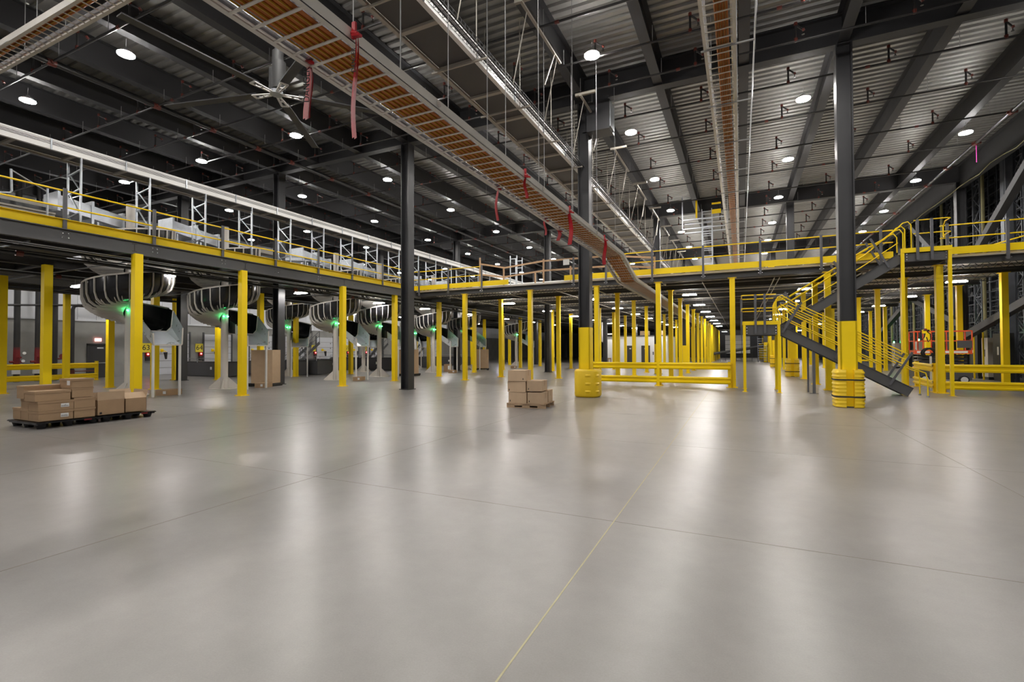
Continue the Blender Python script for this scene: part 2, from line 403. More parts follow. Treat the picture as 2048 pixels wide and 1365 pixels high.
# ------------------------------------------------------------------ sprinkler pipework
PY = [4.4, 7.2, 10.15, 12.2, 14.2, 15.95, 18.4, 21.12, 24.25, 27.3, 30.5, 33.3, 36.1, 39.2, 42.3, 45.4, 48.5]
spr = M().cyl((0, 0, -.02), (0, 0, .46), .030, 8)
spr.cyl((0, 0, .44), (.20, .16, .34), .028, 8).cyl((.2, .16, .36), (.2, .16, .22), .015, 6).cyl((.2, .16, .22), (.2, .16, .205), .04, 8); spr = spr.mesh('sprinkler_drop', 'pipe_black')
fit = M().cyl((0, 0, -.05), (0, 0, .05), .05, 8); fit.cyl((0, 0, .42), (0, 0, .51), .046, 8); fit.cyl((.19, .13, .36), (.22, .155, .30), .036, 8); fit = fit.mesh('red_elbow', 'red_fitting')
for i, y in enumerate(PY):
    x0 = -37.5; x1 = 9.3
    t = thing('sprinkler_pipe', 'black sprinkler branch pipe with drops crossing below the roof beams, %s from the camera' % NTH[i], 'pipe', (0, y, 10.62))
    obj('pipe', M().cyl((x0, 0, 0), (x1, 0, 0), .034, 8), 'pipe_black', t, smooth=True)
    cl = M()
    for x in beamx: cl.cyl((x+.3, 0, -.02), (x+.3, 0, .5), .008, 5)
    obj('hanger', cl, 'wire', t)
    cl = M()
    for q, x in enumerate(beamx):
        if (q+i) % 3 == 0: cl.cyl((x+.75, 0, 0), (x+.87, 0, 0), .048, 9)
    obj('coupling', cl, 'red_fitting', t)
    for k in range(17):
        x = 6.97-2.715*k
        if y == 12.2 and x > -18: continue
        if not seen(x, y, 10.8, 30): continue
        o = obj('sprinkler_head', spr, '', t, (x, 0, .03)); obj('elbow', fit, '', o)
for k, (x, lb) in enumerate(((9.3, 'shiny black sprinkler main running along the right side of the roof'), (-19.0, 'black sprinkler main with red tees over the left mezzanine'))):
    t = thing('sprinkler_main', lb, 'pipe', (x, 0, 10.6))
    obj('pipe', M().cyl((0, -8, 0), (0, 80, 0), .075, 12), 'pipe_black', t, smooth=True)
    cl = M()
    for y in PY: cl.cyl((0, y-.11, 0), (0, y+.11, 0), .10, 10); cl.cyl((-.16, y, 0), (.16, y, 0), .055, 8)
    obj('tee', cl, 'red_fitting', t)
solo('marker_ribbon', M().box(-.012, .012, -.004, .004, -.85, -.1), 'pink', 'bright pink ribbon hanging from the right sprinkler main', 'ribbon', (9.3, 27.3, 10.62))

# ------------------------------------------------------------------ mezzanine
ZT = 4.97; DT = 5.30
# front deck
mz = thing('mezzanine_deck', 'front mezzanine deck carried on rows of yellow posts across the middle of the hall', 'mezzanine', (0, 0, 0))
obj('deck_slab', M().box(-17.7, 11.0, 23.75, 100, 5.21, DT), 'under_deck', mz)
obj('edge_beam', M().hbeam((-17.6, 24.0, ZT), (11.0, 24.0, ZT), .235, .2).hbeam((-17.6, 24.0, ZT), (11.0, 24.0, ZT), .235, .06, .03), 'mezz_steel', mz)
rowsY = [24.0, 27.6, 32.3, 37.0, 41.7, 46.4, 51.1, 55.8, 60.5, 65.2, 69.9, 74.6, 79.3, 84.0, 88.7, 93.4]
for y in rowsY[1:]: obj('deck_beam', M().hbeam((-17.6, y, ZT), (11.0, y, ZT), .24, .18), 'joist', mz)
def joist(x0, x1, y, z0, z1, along='x', step=.32):
    s = M()
    f_ = (lambda a, z: (a, y, z)) if along == 'x' else (lambda a, z: (y, a, z))
    s.bar(f_(x0, z0), f_(x1, z0), .05, .03); s.bar(f_(x0, z1), f_(x1, z1), .05, .03)
    a = x0; k = 0
    while a < x1-step:
        s.bar(f_(a, z0 if k % 2 == 0 else z1), f_(a+step, z1 if k % 2 == 0 else z0), .018); a += step; k += 1
    return s
jm = joist(-17.5, -3.5, 0, 4.99, 5.19, 'x', .2).mesh('joist', 'joist'); jm2 = joist(5.0, 10.9, 0, 4.99, 5.19, 'x', .2).mesh('joist', 'joist'); jm3 = M().box(-3.5, 5.0, -.04, .04, 5.09, 5.21).mesh('joist', 'joist')
for a, b in zip(rowsY[:9], rowsY[1:10]):
    for k in (1, 2):
        for q in (jm, jm2, jm3): obj('joist', q, '', mz, (0, a+(b-a)*k/3, 0))
cd_ = M()
for x in (-15.6, -11.9, -8.9, -6.9, -5.3, -1.6, 1.4, 1.6, 4.6, 5.2, 7.6): cd_.cyl((x, 24.3, 4.9), (x, 90, 4.9), .025, 6)
obj('conduit_run', cd_, 'beige_rail', mz)
# left deck with openings for the chutes
CHF = [10.65, 14.5, 21.3, 25.1, 31.3, 35.9, 46.7]; CHX = -21.6
CHB = [23.3, 30.5, 37.5]; CBX = -27.9
ml = thing('mezzanine_deck', 'left mezzanine deck with a yellow kick plate carrying conveyors and spiral chutes', 'mezzanine', (0, 0, 0))
s = M().box(-19.9, -17.7, -6, 100, 5.21, DT).box(-26.1, -23.3, -6, 100, 5.21, DT).box(-33.5, -29.7, -6, 100, 5.21, DT)
def gaps(x0, x1, holes, r):
    a = -6.
    for h in holes:
        if h-r > a: s.box(x0, x1, a, h-r, 5.21, DT)
        a = h+r
    s.box(x0, x1, a, 100, 5.21, DT)
gaps(-23.3, -19.9, CHF, 1.62); gaps(-29.7, -26.1, CHB, 1.7)
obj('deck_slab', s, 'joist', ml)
obj('edge_beam', M().hbeam((-17.62, -6, 4.86), (-17.62, 24.2, 4.86), .43, .16), 'mezz_steel', ml)
for x in (-19.7, -23.5, -25.9, -29.9, -33.3): obj('deck_beam', M().hbeam((x, -6, 4.92), (x, 98, 4.92), .29, .16), 'joist', ml)
for y in (-1, 3.9, 8.8, 12.65, 17.9, 22.9, 27.2, 33.3, 39.5, 49.5, 55): 
    s = M()
    for a, b in ((-33.3, -29.9), (-25.9, -23.5), (-19.7, -17.6)): s.hbeam((a, y, 4.95), (b, y, 4.95), .26, .14)
    obj('cross_beam', s, 'joist', ml)
pp = M()
for x, z, r in ((-18.3, 4.72, .035), (-18.9, 4.6, .05), (-19.5, 4.78, .025), (-24.3, 4.7, .05), (-25.0, 4.78, .025), (-30.5, 4.7, .05), (-31.6, 4.75, .03)): pp.cyl((x, -5, z), (x, 60, z), r, 8)
obj('service_pipe', pp, 'pipe_black', ml, smooth=True)
pp = M()
for x, z in ((-18.05, 4.80), (-18.6, 4.84), (-24.7, 4.82), (-31.0, 4.8)): pp.cyl((x, -5, z), (x, 60, z), .022, 6)
for y in (2.0, 6.4, 9.4, 16, 19.7, 23.3, 28.6): pp.bar((-33, y, 4.85), (-18, y, 4.85), .04, .04)
obj('conduit_run', pp, 'galv', ml)
pp = M()
for y in (2.1, 6.5, 9.5, 16.1, 19.8, 23.4): pp.cyl((-18.9, y-.08, 4.6), (-18.9, y+.08, 4.6), .085, 8); pp.cyl((-24.3, y-.08, 4.7), (-24.3, y+.08, 4.7), .085, 8)
obj('pipe_coupling', pp, 'red_fitting', ml)

# posts under decks
pw = .11
pm = M().box(-pw, pw, -pw, pw, .02, ZT-.02).mesh('shaft', 'yellow'); pb = M().box(-.19, .19, -.19, .19, 0, .02)
for a in (-.15, .15):
    for b in (-.15, .15): pb.cyl((a, b, .02), (a, b, .05), .014, 6)
pb = pb.mesh('base_plate', 'yellow'); pc = M().box(-.18, .18, -.15, .15, ZT-.02, ZT).mesh('cap_plate', 'yellow')
def post(x, y, lb, grp='yellow mezzanine posts', sc=1., sz=1.):
    t = thing('mezzanine_post', lb, 'post', (x, y, 0), 0, grp)
    o = obj('shaft', pm, '', t); o.scale = (sc, sc, sz); obj('base_plate', pb, '', t); 
    if sz == 1.: obj('cap_plate', pc, '', t)
fx = [-14.35, -10.25, -6.58, -3.55, -.31, 3.33, 6.98]
for i, x in enumerate(fx): post(x, 23.98, 'yellow post under the front edge of the mezzanine, %s from the left' % NTH[i])
gx = [-13.85, -9.95, -6.36, -3.44, 3.31, 6.78, 10.2]
for r, y in enumerate(rowsY[1:]):
    for i, x in enumerate(gx):
        if x < -7 and y > 54: continue
        if x < -7 and 50 < y: continue
        if y > 66 and x > 4: continue
        post(x, y, 'yellow post in the %s row behind the front edge, %s from the left' % (NTH[r], NTH[i]))
for i, (x, y) in enumerate([(-17.55, 8.85), (-17.55, 12.5), (-17.55, 17.75), (-17.7, 21.85)]):
    post(x, y, 'yellow post on the open edge of the left deck, %s from the camera' % NTH[i], sc=1.05, sz=.985)
for i, (x, y) in enumerate([(-27.6, 9.0), (-22.8, 8.6), (-27.4, 12.7), (-24.1, 12.9), (-33.4, 13.45), (-30.8, 17.6), (-28.45, 18.7), (-23.85, 18.05), (-26.9, 23.0), (-25.9, 27.0), (-18.0, 26.75), (-18.5, 32.3), (-25.2, 35.8), (-18.6, 37.4), (-29.7, 40.0), (-19.0, 42.0), (-24.0, 44.0), (-19, 47), (-24, 50), (-19, 53), (-29, 50)]):
    post(x, y, 'yellow post inside the left deck area, %s nearest the left end' % (NTH[i] if i < 20 else 'twenty first'), sc=1.12, sz=.99)

# railings
def railing(root, a, b, posts, axis, off, z0=5.05, toe=True, toes=None, rails=None):
    """axis 'x': rail runs along x at y=off ; 'y' : along y at x=off"""
    P = (lambda u, v, z: (u, off+v, z)) if axis == 'x' else (lambda u, v, z: (off+v, u, z))
    for (u0, u1) in (toes or [(a, b)]):
        s = M(); s.bar(P(u0, 0, 5.445), P(u1, 0, 5.445), .02, .27); s.bar(P(u0, .05, 5.575), P(u1, .05, 5.575), .10, .012); obj('kick_plate', s, 'yellow', root)
    for (u0, u1) in (rails or [(a, b)]):
        for nm, z in (('top_rail', 6.42), ('mid_rail', 5.94)):
            obj(nm, M().cyl(P(u0, 0, z), P(u1, 0, z), .024, 8), 'yellow', root, smooth=True)
    for u in posts:
        s = M(); v = -.05 if axis == 'x' else .06
        s.bar(P(u, v, z0), P(u, v, 6.48), .09, .05, (0, 1, 0) if axis == 'x' else (1, 0, 0)); obj('post', s, 'post_grey', root)['label'] = 'grey post'
        s = M()
        for du in (-.07, .07):
            for dz in (.06, .18): s.cyl(P(u+du, v*1.3, z0+dz), P(u+du, v*2.0, z0+dz), .018, 6)
        obj('bolt', s, 'chrome', root)
t = thing('safety_railing', 'yellow pipe railing with grey posts along the left mezzanine edge', 'railing')
railing(t, -6, 23.6, [-2.4, 0, 2.35, 4.7, 7.04, 9.4, 11.76, 14.06, 16.34, 18.5, 20.79, 23.03], 'y', -17.72, 4.98)
t = thing('safety_railing', 'yellow pipe railing with grey posts along the front mezzanine edge left of the gap', 'railing')
railing(t, -17.7, -13.15, [-17.3, -15.24, -13.04], 'x', 23.65, 5.0, toes=[(-17.7, -11.4)])
t = thing('safety_railing', 'yellow pipe railing with grey posts along the front mezzanine edge behind the orange tray', 'railing')
railing(t, -5.2, 5.5, [-7.68, -6.0, -3.77, -1.5, .82, 3.08, 5.1], 'x', 23.65, 5.0, toes=[(-8.2, 5.5)])
t = thing('safety_railing', 'yellow pipe railing with grey posts on the mezzanine edge right of the stair', 'railing')
railing(t, 6.95, 11.0, [7.15, 8.86, 10.6], 'x', 23.65, 5.0)
t = thing('safety_railing', 'short inner yellow railing leaning up behind the right mezzanine edge', 'railing')
obj('top_rail', M().cyl((8.1, 24.6, 5.5), (11, 24.6, 6.35), .024, 8), 'yellow', t)
# temporary wooden guard rail
t = thing('wooden_guard_rail', 'temporary bare timber guard rail closing the gap in the front mezzanine edge', 'railing')
for x, y, z in ((-13.25, 23.8, 6.95), (-12.35, 25.0, 6.55), (-9.5, 24.05, 6.6), (-8.7, 26.2, 6.5), (-3.9, 25.2, 6.45), (-5.9, 25.2, 6.4), (-11.0, 26.5, 6.4)):
    obj('post', M().bar((x, y, DT), (x, y, z), .09, .04), 'rail_wood', t)
for p, q in (((-13.25, 23.8, 6.6), (-12.35, 25.0, 6.5)), ((-13.25, 23.8, 6.0), (-12.35, 25.0, 5.95)), ((-12.35, 24.98, 6.48), (-9.5, 24.05, 6.5)), ((-12.35, 24.98, 5.95), (-9.5, 24.05, 5.98)), ((-9.5, 24.05, 6.5), (-5.2, 24.5, 6.55)), ((-9.5, 24.05, 5.98), (-5.2, 24.5, 6.02)), ((-5.2, 24.5, 6.45), (-3.9, 25.2, 6.4)), ((-5.2, 24.5, 5.95), (-3.9, 25.2, 5.9))):
    obj('rail', M().bar(p, q, .04, .09), 'rail_wood', t)
solo('notice_sheet', M().box(-.17, .17, -.003, .003, -.15, .15), 'paper', 'white notice sheet fixed to the wooden guard rail', 'notice', (-8.25, 24.13, 6.35))

# ------------------------------------------------------------------ stair
st = thing('steel_stair', 'grey two flight steel stair with yellow handrails climbing to the mezzanine', 'stair', (0, 0, 0))
Z1 = 2.84; Z2 = 5.44
def legs(pts, z1):
    for x, y in pts:
        obj('leg', M().box(x-.05, x+.05, y-.05, y+.05, 0, z1).box(x-.1, x+.1, y-.09, y+.09, 0, .012), 'yellow', st)
# lower landing
obj('landing_frame', M().box(.16, 1.36, 21.84, 21.88, 2.30, 2.72).box(.16, 1.36, 23.5, 23.54, 2.30, 2.72).box(.14, .18, 21.88, 23.5, 2.30, 2.72).box(1.34, 1.38, 21.88, 23.5, 2.45, 2.72), 'mezz_steel', st)
obj('landing_plate', M().box(.14, 1.4, 21.86, 23.52, 2.70, 2.74), 'galv', st)
obj('kick_plate', M().box(.1, 1.42, 21.80, 21.83, 2.71, 2.86).box(.08, .11, 21.8, 23.55, 2.71, 2.86).box(.1, 1.42, 23.55, 23.58, 2.71, 2.86), 'yellow', st)
legs([(.15, 21.82), (1.38, 21.82), (.15, 23.56), (1.38, 23.56)], 2.70)
def dots(pts, y, r=.022):
    s = M()
    for x, z in pts: s.cyl((x, y, z), (x, y-.02, z), r, 8)
    return s
obj('bolt', dots([(.24, z) for z in (2.38, 2.48, 2.6)]+[(1.28, z) for z in (2.38, 2.48, 2.6)]+[(.56, 2.4), (.56, 2.6), (.89, 2.4), (.89, 2.6)], 21.79), 'chrome', st)
# upper landing
obj('landing_frame', M().box(5.55, 6.95, 22.72, 22.76, 5.0, 5.34).box(5.55, 6.95, 23.6, 23.63, 5.0, 5.34).box(5.55, 5.6, 22.76, 23.6, 5.0, 5.34).box(6.9, 6.95, 22.76, 23.6, 5.0, 5.34), 'mezz_steel', st)
obj('landing_plate', M().box(5.5, 6.98, 22.72, 23.64, 5.30, 5.345), 'galv', st)
obj('kick_plate', M().box(5.5, 7.0, 22.66, 22.70, 5.33, 5.5).box(6.98, 7.01, 22.68, 23.6, 5.33, 5.5), 'yellow', st)
legs([(5.56, 22.72), (6.94, 22.72)], 5.34)
obj('bolt', dots([(5.68, 5.07), (5.68, 5.17), (5.68, 5.27), (6.83, 5.07), (6.83, 5.17), (6.83, 5.27), (6.0, 5.1), (6.0, 5.25), (6.42, 5.1), (6.42, 5.25)], 22.69), 'chrome', st)
# stringers and treads
def flight(xa, za, xb, zb, y0, y1, n, foot):
    d = Vector((xb-xa, 0, zb-za)); L = d.length; d.normalize()
    for y in (y0, y1):
        s = M(); s.bar((xa, y, za), (xb, y, zb), .012, .36, (0, 0, 1)); s.bar((xa, y, za), (xb, y, zb), .05, .33)
        nz = Vector((-d.z, 0, d.x)) if d.x > 0 else Vector((d.z, 0, -d.x))
        for sg in (-1, 1): s.bar(Vector((xa, y+(.03 if y == y1 else -.03), za))+nz*(sg*.17), Vector((xb, y+(.03 if y == y1 else -.03), zb))+nz*(sg*.17), .07, .014)
        obj('stringer', s, 'mezz_steel', st)
    s = M()
    for k in range(n):
        f_ = (k+.5)/n; x = xa+(xb-xa)*f_; z = za+(zb-za)*f_+.02; s.box(x-.13, x+.13, y0+.03, y1-.03, z-.02, z+.015)
    obj('tread', s, 'galv', st)
flight(1.40, 2.52, 5.52, .15, 21.88, 22.66, 13, True)
flight(1.42, 2.48, 5.52, 5.17, 22.82, 23.52, 14, False)
obj('support_post', M().bar((2.56, 21.93, 0), (2.56, 21.93, 1.75), .10, .10).bar((2.44, 22.62, 0), (2.44, 22.62, 1.8), .06, .06).box(2.42, 2.7, 21.83, 22.03, 0, .012), 'post_grey', st)
# handrail posts and rails
def arc(cx, cz, r, a0, a1, y, n=6, c1=None): return [(cx+r*math.cos(math.radians(a0+(a1-a0)*k/n)), y, cz+r*math.sin(math.radians(a0+(a1-a0)*k/n))) for k in range(n+1)]
def tub(pts, r=.021, nm='handrail'): obj(nm, M().tube(pts, r, 8), 'yellow', st, smooth=True)
sl1 = (.15-2.52)/(5.52-1.40)
def l1(x): return 2.52+(x-1.40)*sl1
sl2 = (5.17-2.48)/(5.52-1.42)
def l2_(x): return 2.48+(x-1.42)*sl2
for y in (21.84, 22.70):
    pts = [(1.30, y, 2.9), (1.30, y, 3.65)]+[(1.36, y, 3.80), (1.5, y, 3.86)]+[(x, y, l1(x)+1.12+(.22)) for x in (1.9, 3, 4, 5.45)]
    tub(pts); tub([(1.45, y, 3.52)]+[(x, y, l1(x)+.90) for x in (1.9, 3, 4, 5.55)]+[(5.95, y, l1(5.55)+.72), (6.0, y, .62), (6.0, y, .03)])
    tub([(1.35, y, 3.3), (1.45, y, 3.1), (1.8, y, l1(1.8)+.55), (4.75, y, l1(4.75)+.55)])
    tub([(1.7, y, l1(1.7)+1.10), (5.4, y, l1(5.4)+1.10)], .019)
    obj('shoe', M().cyl((6.0, y, 0), (6.0, y, .05), .045, 8), 'galv', st)
    for x in (1.55, 3.3, 4.95): 
        obj('rail_post', M().bar((x-.05, y-.04, l1(x)-.06), (x+.62, y-.04, l1(x)+1.12), .07, .045, (0, 1, 0)), 'post_grey', st)
for y in (22.78, 23.56):
    tub([(1.28, y, 2.9), (1.28, y, 3.6), (1.34, y, 3.75), (1.5, y, 3.82)]+[(x, y, l2_(x)+1.15) for x in (1.8, 3, 4.4)]+[(5.2, y, l2_(5.2)+1.1), (5.6, y, 6.48), (5.75, y, 6.52), (5.85, y, 6.4), (5.85, y, 5.5)])
    tub([(1.4, y, 3.45)]+[(x, y, l2_(x)+.93) for x in (1.8, 3, 4.4)]+[(5.3, y, 6.2), (5.5, y, 6.25), (5.6, y, 6.1), (5.6, y, 5.5)])
    tub([(1.45, y, 3.05)]+[(x, y, l2_(x)+.55) for x in (1.8, 3, 4.4)]+[(5.45, y, 5.75)], .019)
    for x in (2.2, 3.9, 5.1): 
        obj('rail_post', M().bar((x+.05, y-.04, l2_(x)-.06), (x-.52, y-.04, l2_(x)+1.1), .07, .045, (0, 1, 0)), 'post_grey', st)
# landing rails
for z in (3.92, 3.38):
    tub([(1.3, 21.82, z), (.12, 21.82, z), (.06, 21.9, z), (.06, 23.5, z), (.12, 23.57, z), (1.3, 23.57, z)])
for x, y in ((.05, 23.45), (.56, 21.77), (.89, 21.77), (.6, 23.6)): obj('rail_post', M().bar((x, y, 2.36), (x, y, 3.95), .085, .05, (0, 1, 0)), 'post_grey', st)
for z in (6.52, 6.02):
    tub([(5.9, 22.68, z), (6.9, 22.68, z), (6.99, 22.76, z), (6.99, 23.3, z)])
for x in (6.0, 6.42): obj('rail_post', M().bar((x, 22.64, 5.03), (x, 22.64, 6.54), .085, .05, (0, 1, 0)), 'post_grey', st)
tub([(7.0, 23.3, 6.02), (7.02, 23.45, 5.95), (7.02, 23.55, 6.0), (7.02, 23.55, 6.4), (7.02, 23.4, 6.5)], .021)

# ------------------------------------------------------------------ guard rails at floor level
def wbeam(s, p, q, z, out):
    """two-wave crash beam, height .31, out = unit normal towards viewer"""
    o = Vector(out); p = Vector(p); q = Vector(q)
    prof = [(0, -.155), (.035, -.14), (.045, -.10), (.02, -.05), (.0, 0), (.02, .05), (.045, .10), (.035, .14), (0, .155)]
    prof = [(0, -.155), (.05, -.13), (.06, -.075), (.005, -.035), (.005, .035), (.06, .075), (.05, .13), (0, .155)]
    i = len(s.v)
    for P in (p, q):
        for d, h in prof: s.v.append(tuple(P+o*d+Vector((0, 0, z+h))))
        for d, h in reversed(prof): s.v.append(tuple(P+o*(d-.012)+Vector((0, 0, z+h))))
    n = 2*len(prof)
    for k in range(n): s.f.append((i+k, i+(k+1) % n, i+n+(k+1) % n, i+n+k))
    s.f += [tuple(range(i, i+n)), tuple(range(i+2*n-1, i+n-1, -1))]
    return s
def grail(name, label, segs, posts, out, zs=(.96, .31)):
    t = thing(name, label, 'guard rail')
    for p, q, o in segs:
        for z in zs: obj('crash_beam', wbeam(M(), p, q, z, o), 'yellow', t)
    for x, y in posts:
        obj('post', M().box(x-.07, x+.07, y-.07, y+.07, 0, 1.15).box(x-.15, x+.15, y-.15, y+.15, 0, .02), 'yellow', t)
    return t
grail('crash_barrier', 'double yellow crash barrier between the round guard and the first stair leg', [((-6.75, 23.72, 0), (-3.6, 23.72, 0), (0, -1, 0)), ((-3.5, 23.72, 0), (-.42, 23.72, 0), (0, -1, 0))], [(-6.8, 23.85), (-3.55, 23.75), (-.45, 23.83)], None)
grail('crash_barrier', 'double yellow crash barrier running off the right edge below the mezzanine', [((7.1, 23.95, 0), (11.6, 23.95, 0), (0, -1, 0))], [(7.12, 24.2), (11.4, 24.1)], None)
grail('crash_barrier', 'short double yellow crash barrier receding behind the stair foot', [((6.85, 24.3, 0), (7.15, 27.8, 0), (-1, .08, 0))], [(6.95, 24.45), (7.25, 27.8)], None)
grail('crash_barrier', 'double yellow crash barrier protecting the red valve risers on the left wall', [((-35.3, 3.0, 0), (-35.3, 9.6, 0), (1, 0, 0)), ((-35.3, 9.7, 0), (-35.3, 15.7, 0), (1, 0, 0))], [(-35.4, 15.72), (-35.4, 9.65), (-35.4, 4)], None, (.9, .27))

# ------------------------------------------------------------------ spiral chutes
def chute_parts():
    PITCH = 1.64; R = 1.4
    sec = [(.20, .30), (.20, .04), (.85, 0), (1.12, .05), (1.30, .20), (1.385, .42), (1.40, .92)]
    def zf(th): return 2.60+(th+270)/360*PITCH
    TH = [-270+10*k for k in range(0, 82)]   # up to 540
    def pt(r, h, th):
        a = math.radians(th); return (r*math.cos(a), r*math.sin(a), zf(th)+h)
    sh = M(); n = len(sec)
    for off in (0, 1):
        for th in TH:
            for r, h in sec: sh.v.append(pt(r+(.015 if off and r > .3 else 0), h-(.02 if off and h < .5 else 0), th))
    m = len(TH); 
    for o_ in (0, 1):
        b = o_*m*n
        for i in range(m-1):
            for k in range(n-1):
                q = (b+i*n+k, b+i*n+k+1, b+(i+1)*n+k+1, b+(i+1)*n+k); sh.f.append(q[::-1] if o_ else q)
    rib = M()
    def bandp(th, w, sc, e):
        """outline band of the section at angle th, thickness w deg, offset e"""
        i = len(rib.v)
        for t_ in (th-w, th+w):
            for r, h in sc: rib.v.append(pt(r+.02, h-.025, t_))
            for r, h in sc: rib.v.append(pt(r+.02+(e if r > 1.0 else 0), h-.025-(e if r < 1.35 else 0), t_))
        k_ = len(sc)
        for k in range(k_-1):
            rib.f.append((i+k_+k, i+k_+k+1, i+3*k_+k+1, i+3*k_+k)); rib.f.append((i+k, i+k+1, i+k_+k+1, i+k_+k)); rib.f.append((i+2*k_+k+1, i+2*k_+k, i+3*k_+k, i+3*k_+k+1))
    for k in range(0, 55):
        th = -262+k*14.7
        if th > 535: break
        bandp(th, .62, sec[1:], .05)
    cap = M()
    for i in range(m-1):
        a, b = TH[i], TH[i+1]
        p0 = pt(1.37, .90, a); p1 = pt(1.45, .90, a); p2 = pt(1.45, .955, a); p3 = pt(1.37, .955, a)
        q0 = pt(1.37, .90, b); q1 = pt(1.45, .90, b); q2 = pt(1.45, .955, b); q3 = pt(1.37, .955, b)
        j0 = len(cap.v); cap.v += [p0, p1, p2, p3, q0, q1, q2, q3]
        cap.f += [tuple(j0+z for z in q) for q in ((0, 1, 5, 4), (1, 2, 6, 5), (2, 3, 7, 6), (3, 0, 4, 7))]
    # radial underside slats (fan of cream ribs)
    fan = M()
    for k in range(0, 110):
        th = -262+k*9.8
        if th > 535: break
        for w_ in (-.35, .35):
            i = len(fan.v); fan.v += [pt(.2, -.03, th+w_*2), pt(1.12, -.03, th+w_), pt(1.30, .12, th+w_), pt(1.28, .06, th+w_), pt(1.08, -.085, th+w_), pt(.5, -.09, th+w_*1.5), pt(.2, -.12, th+w_*2)]
            fan.f.append(tuple(range(i, i+7)) if w_ > 0 else tuple(range(i+6, i-1, -1)))
        for k0, k1 in ((2, 3), (3, 4), (4, 5), (5, 6)): fan.f.append((i-7+k0, i+k0, i+k1, i-7+k1))
    pole = M().cyl((0, 0, .02), (0, 0, 7.5), .15, 20)
    base = M().cyl((0, 0, 0), (0, 0, .02), .62, 24)
    for a in (45, 135, 225, 315):
        c_, s_ = math.cos(math.radians(a)), math.sin(math.radians(a))
        for w in (-.008, .008):
            ox, oy = -s_*w, c_*w
            base.quad((.14*c_+ox, .14*s_+oy, .02), (.66*c_+ox, .66*s_+oy, .02), (.66*c_+ox, .66*s_+oy, .05), (.14*c_+ox, .14*s_+oy, .55))
    # straight exit trough: from (0,.2..1.4) heading +x
    ex = M(); z0 = 2.60
    A = [(0, .22, z0+.60), (0, .22, z0), (0, 1.12, z0), (0, 1.32, z0+.2), (0, 1.40, z0+.92)]
    B = [(.55, .17, z0+.36), (.55, .17, z0-.06), (.55, 1.05, z0-.06), (.55, 1.22, z0+.12), (.55, 1.29, z0+.80)]
    D = [(1.62, -.02, z0-.18), (1.62, 0, z0-.62), (1.62, .98, z0-.62), (1.62, 1.02, z0-.58), (1.62, 1.04, z0+.06)]
    ex1 = M()
    def loft(s, P, Q):
        for e in (0, .02):
            i = len(s.v); s.v += [(x, y+(e if k > 2 else (-e if k < 2 else 0)), z-(e if 0 < k < 4 else 0)) for k, (x, y, z) in enumerate(P)]+[(x, y+(e if k > 2 else (-e if k < 2 else 0)), z-(e if 0 < k < 4 else 0)) for k, (x, y, z) in enumerate(Q)]
            for k in range(len(P)-1): s.f.append((i+k, i+k+1, i+len(P)+k+1, i+len(P)+k))
    loft(ex, A, B); loft(ex1, B, D)
    lip = M()
    for P in (B, D):
        for k in range(len(P)-1): lip.bar(P[k], P[k+1], .035, .045)
    lg = M().bar((1.55, .02, 0), (1.55, .02, z0-.62), .07, .07).bar((1.55, .98, 0), (1.55, .98, z0-.62), .07, .07)
    led = M().cyl((.12, -.12, 3.33), (.17, -.17, 3.33), .022, 8).cyl((.17, .03, 3.33), (.21, .03, 3.33), .022, 8)
    # galvanized infeed trough and hood above the deck, running along -y
    zi = zf(540)
    inf = M()
    for (x0, x1, za, zb) in ((-1.38, -1.36, .3, .78), (-.42, -.40, .3, .78)):
        i = len(inf.v); inf.v += [(x0, 0, zi+za), (x0, -2.1, zi+.3+za), (x0, -2.1, zi+.3+zb), (x0, 0, zi+zb), (x1, 0, zi+za), (x1, -2.1, zi+.3+za), (x1, -2.1, zi+.3+zb), (x1, 0, zi+zb)]
        inf.f += [tuple(i+q for q in f_) for f_ in ((0, 1, 2, 3), (7, 6, 5, 4), (3, 2, 6, 7), (0, 4, 5, 1))]
    inf.quad((-1.38, 0, zi+.3), (-.40, 0, zi+.3), (-.40, -2.1, zi+.6), (-1.38, -2.1, zi+.6))
    inf.box(-1.42, -.36, -1.1, -1.02, zi+.25, zi+1.1).box(-1.42, -.36, -.1, -.02, zi+.2, zi+.9).box(-1.42, -.36, -2.1, -2.02, zi+.5, zi+1.2)
    inl = M()
    for y in (-1.9, -.9):
        for x in (-1.4, -.38): inl.bar((x, y, 5.30), (x, y, zi+.2-y*.17), .06, .06)
    return [('pole', pole, 'cream'), ('base_plate', base, 'cream'), ('trough', sh, 'black_plastic'), ('rib_frame', rib, 'cream'), ('rim', cap, 'cream'), ('underside_slats', fan, 'cream'),
            ('exit_trough', ex, 'black_plastic'), ('exit_spout', ex1, 'spout_metal'), ('spout_lip', lip, 'cream'), ('spout_leg', lg, 'white_paint'), ('indicator_light', led, 'green_led'), ('infeed_trough', inf, 'galv'), ('infeed_stand', inl, 'galv')]
first = thing('spiral_chute', 'nearest cream and black spiral chute, behind the first edge post', 'chute', (CHX, CHF[0], 0), 0, 'spiral chutes, front row')
for nm, mm, mt in chute_parts():
    o = obj(nm, mm.mesh(nm, mt, nm in ('pole', 'trough', 'rim')), '', first)
    if nm == 'indicator_light': o['label'] = 'green indicator light'
    if nm == 'exit_spout': o['label'] = 'shiny galvanized spout'
lbs = ['second cream and black spiral chute, above the tall carton bin', 'third spiral chute in the front row, right of the slim dark column', 'fourth spiral chute in the front row, left of the dark corner column', 'fifth spiral chute, right of the dark corner column', 'sixth spiral chute, among the yellow posts', 'farthest spiral chute of the front row']
for y, lb in zip(CHF[1:], lbs): dup(first, (CHX, y, 0), 0, lb, 'spiral chutes, front row')
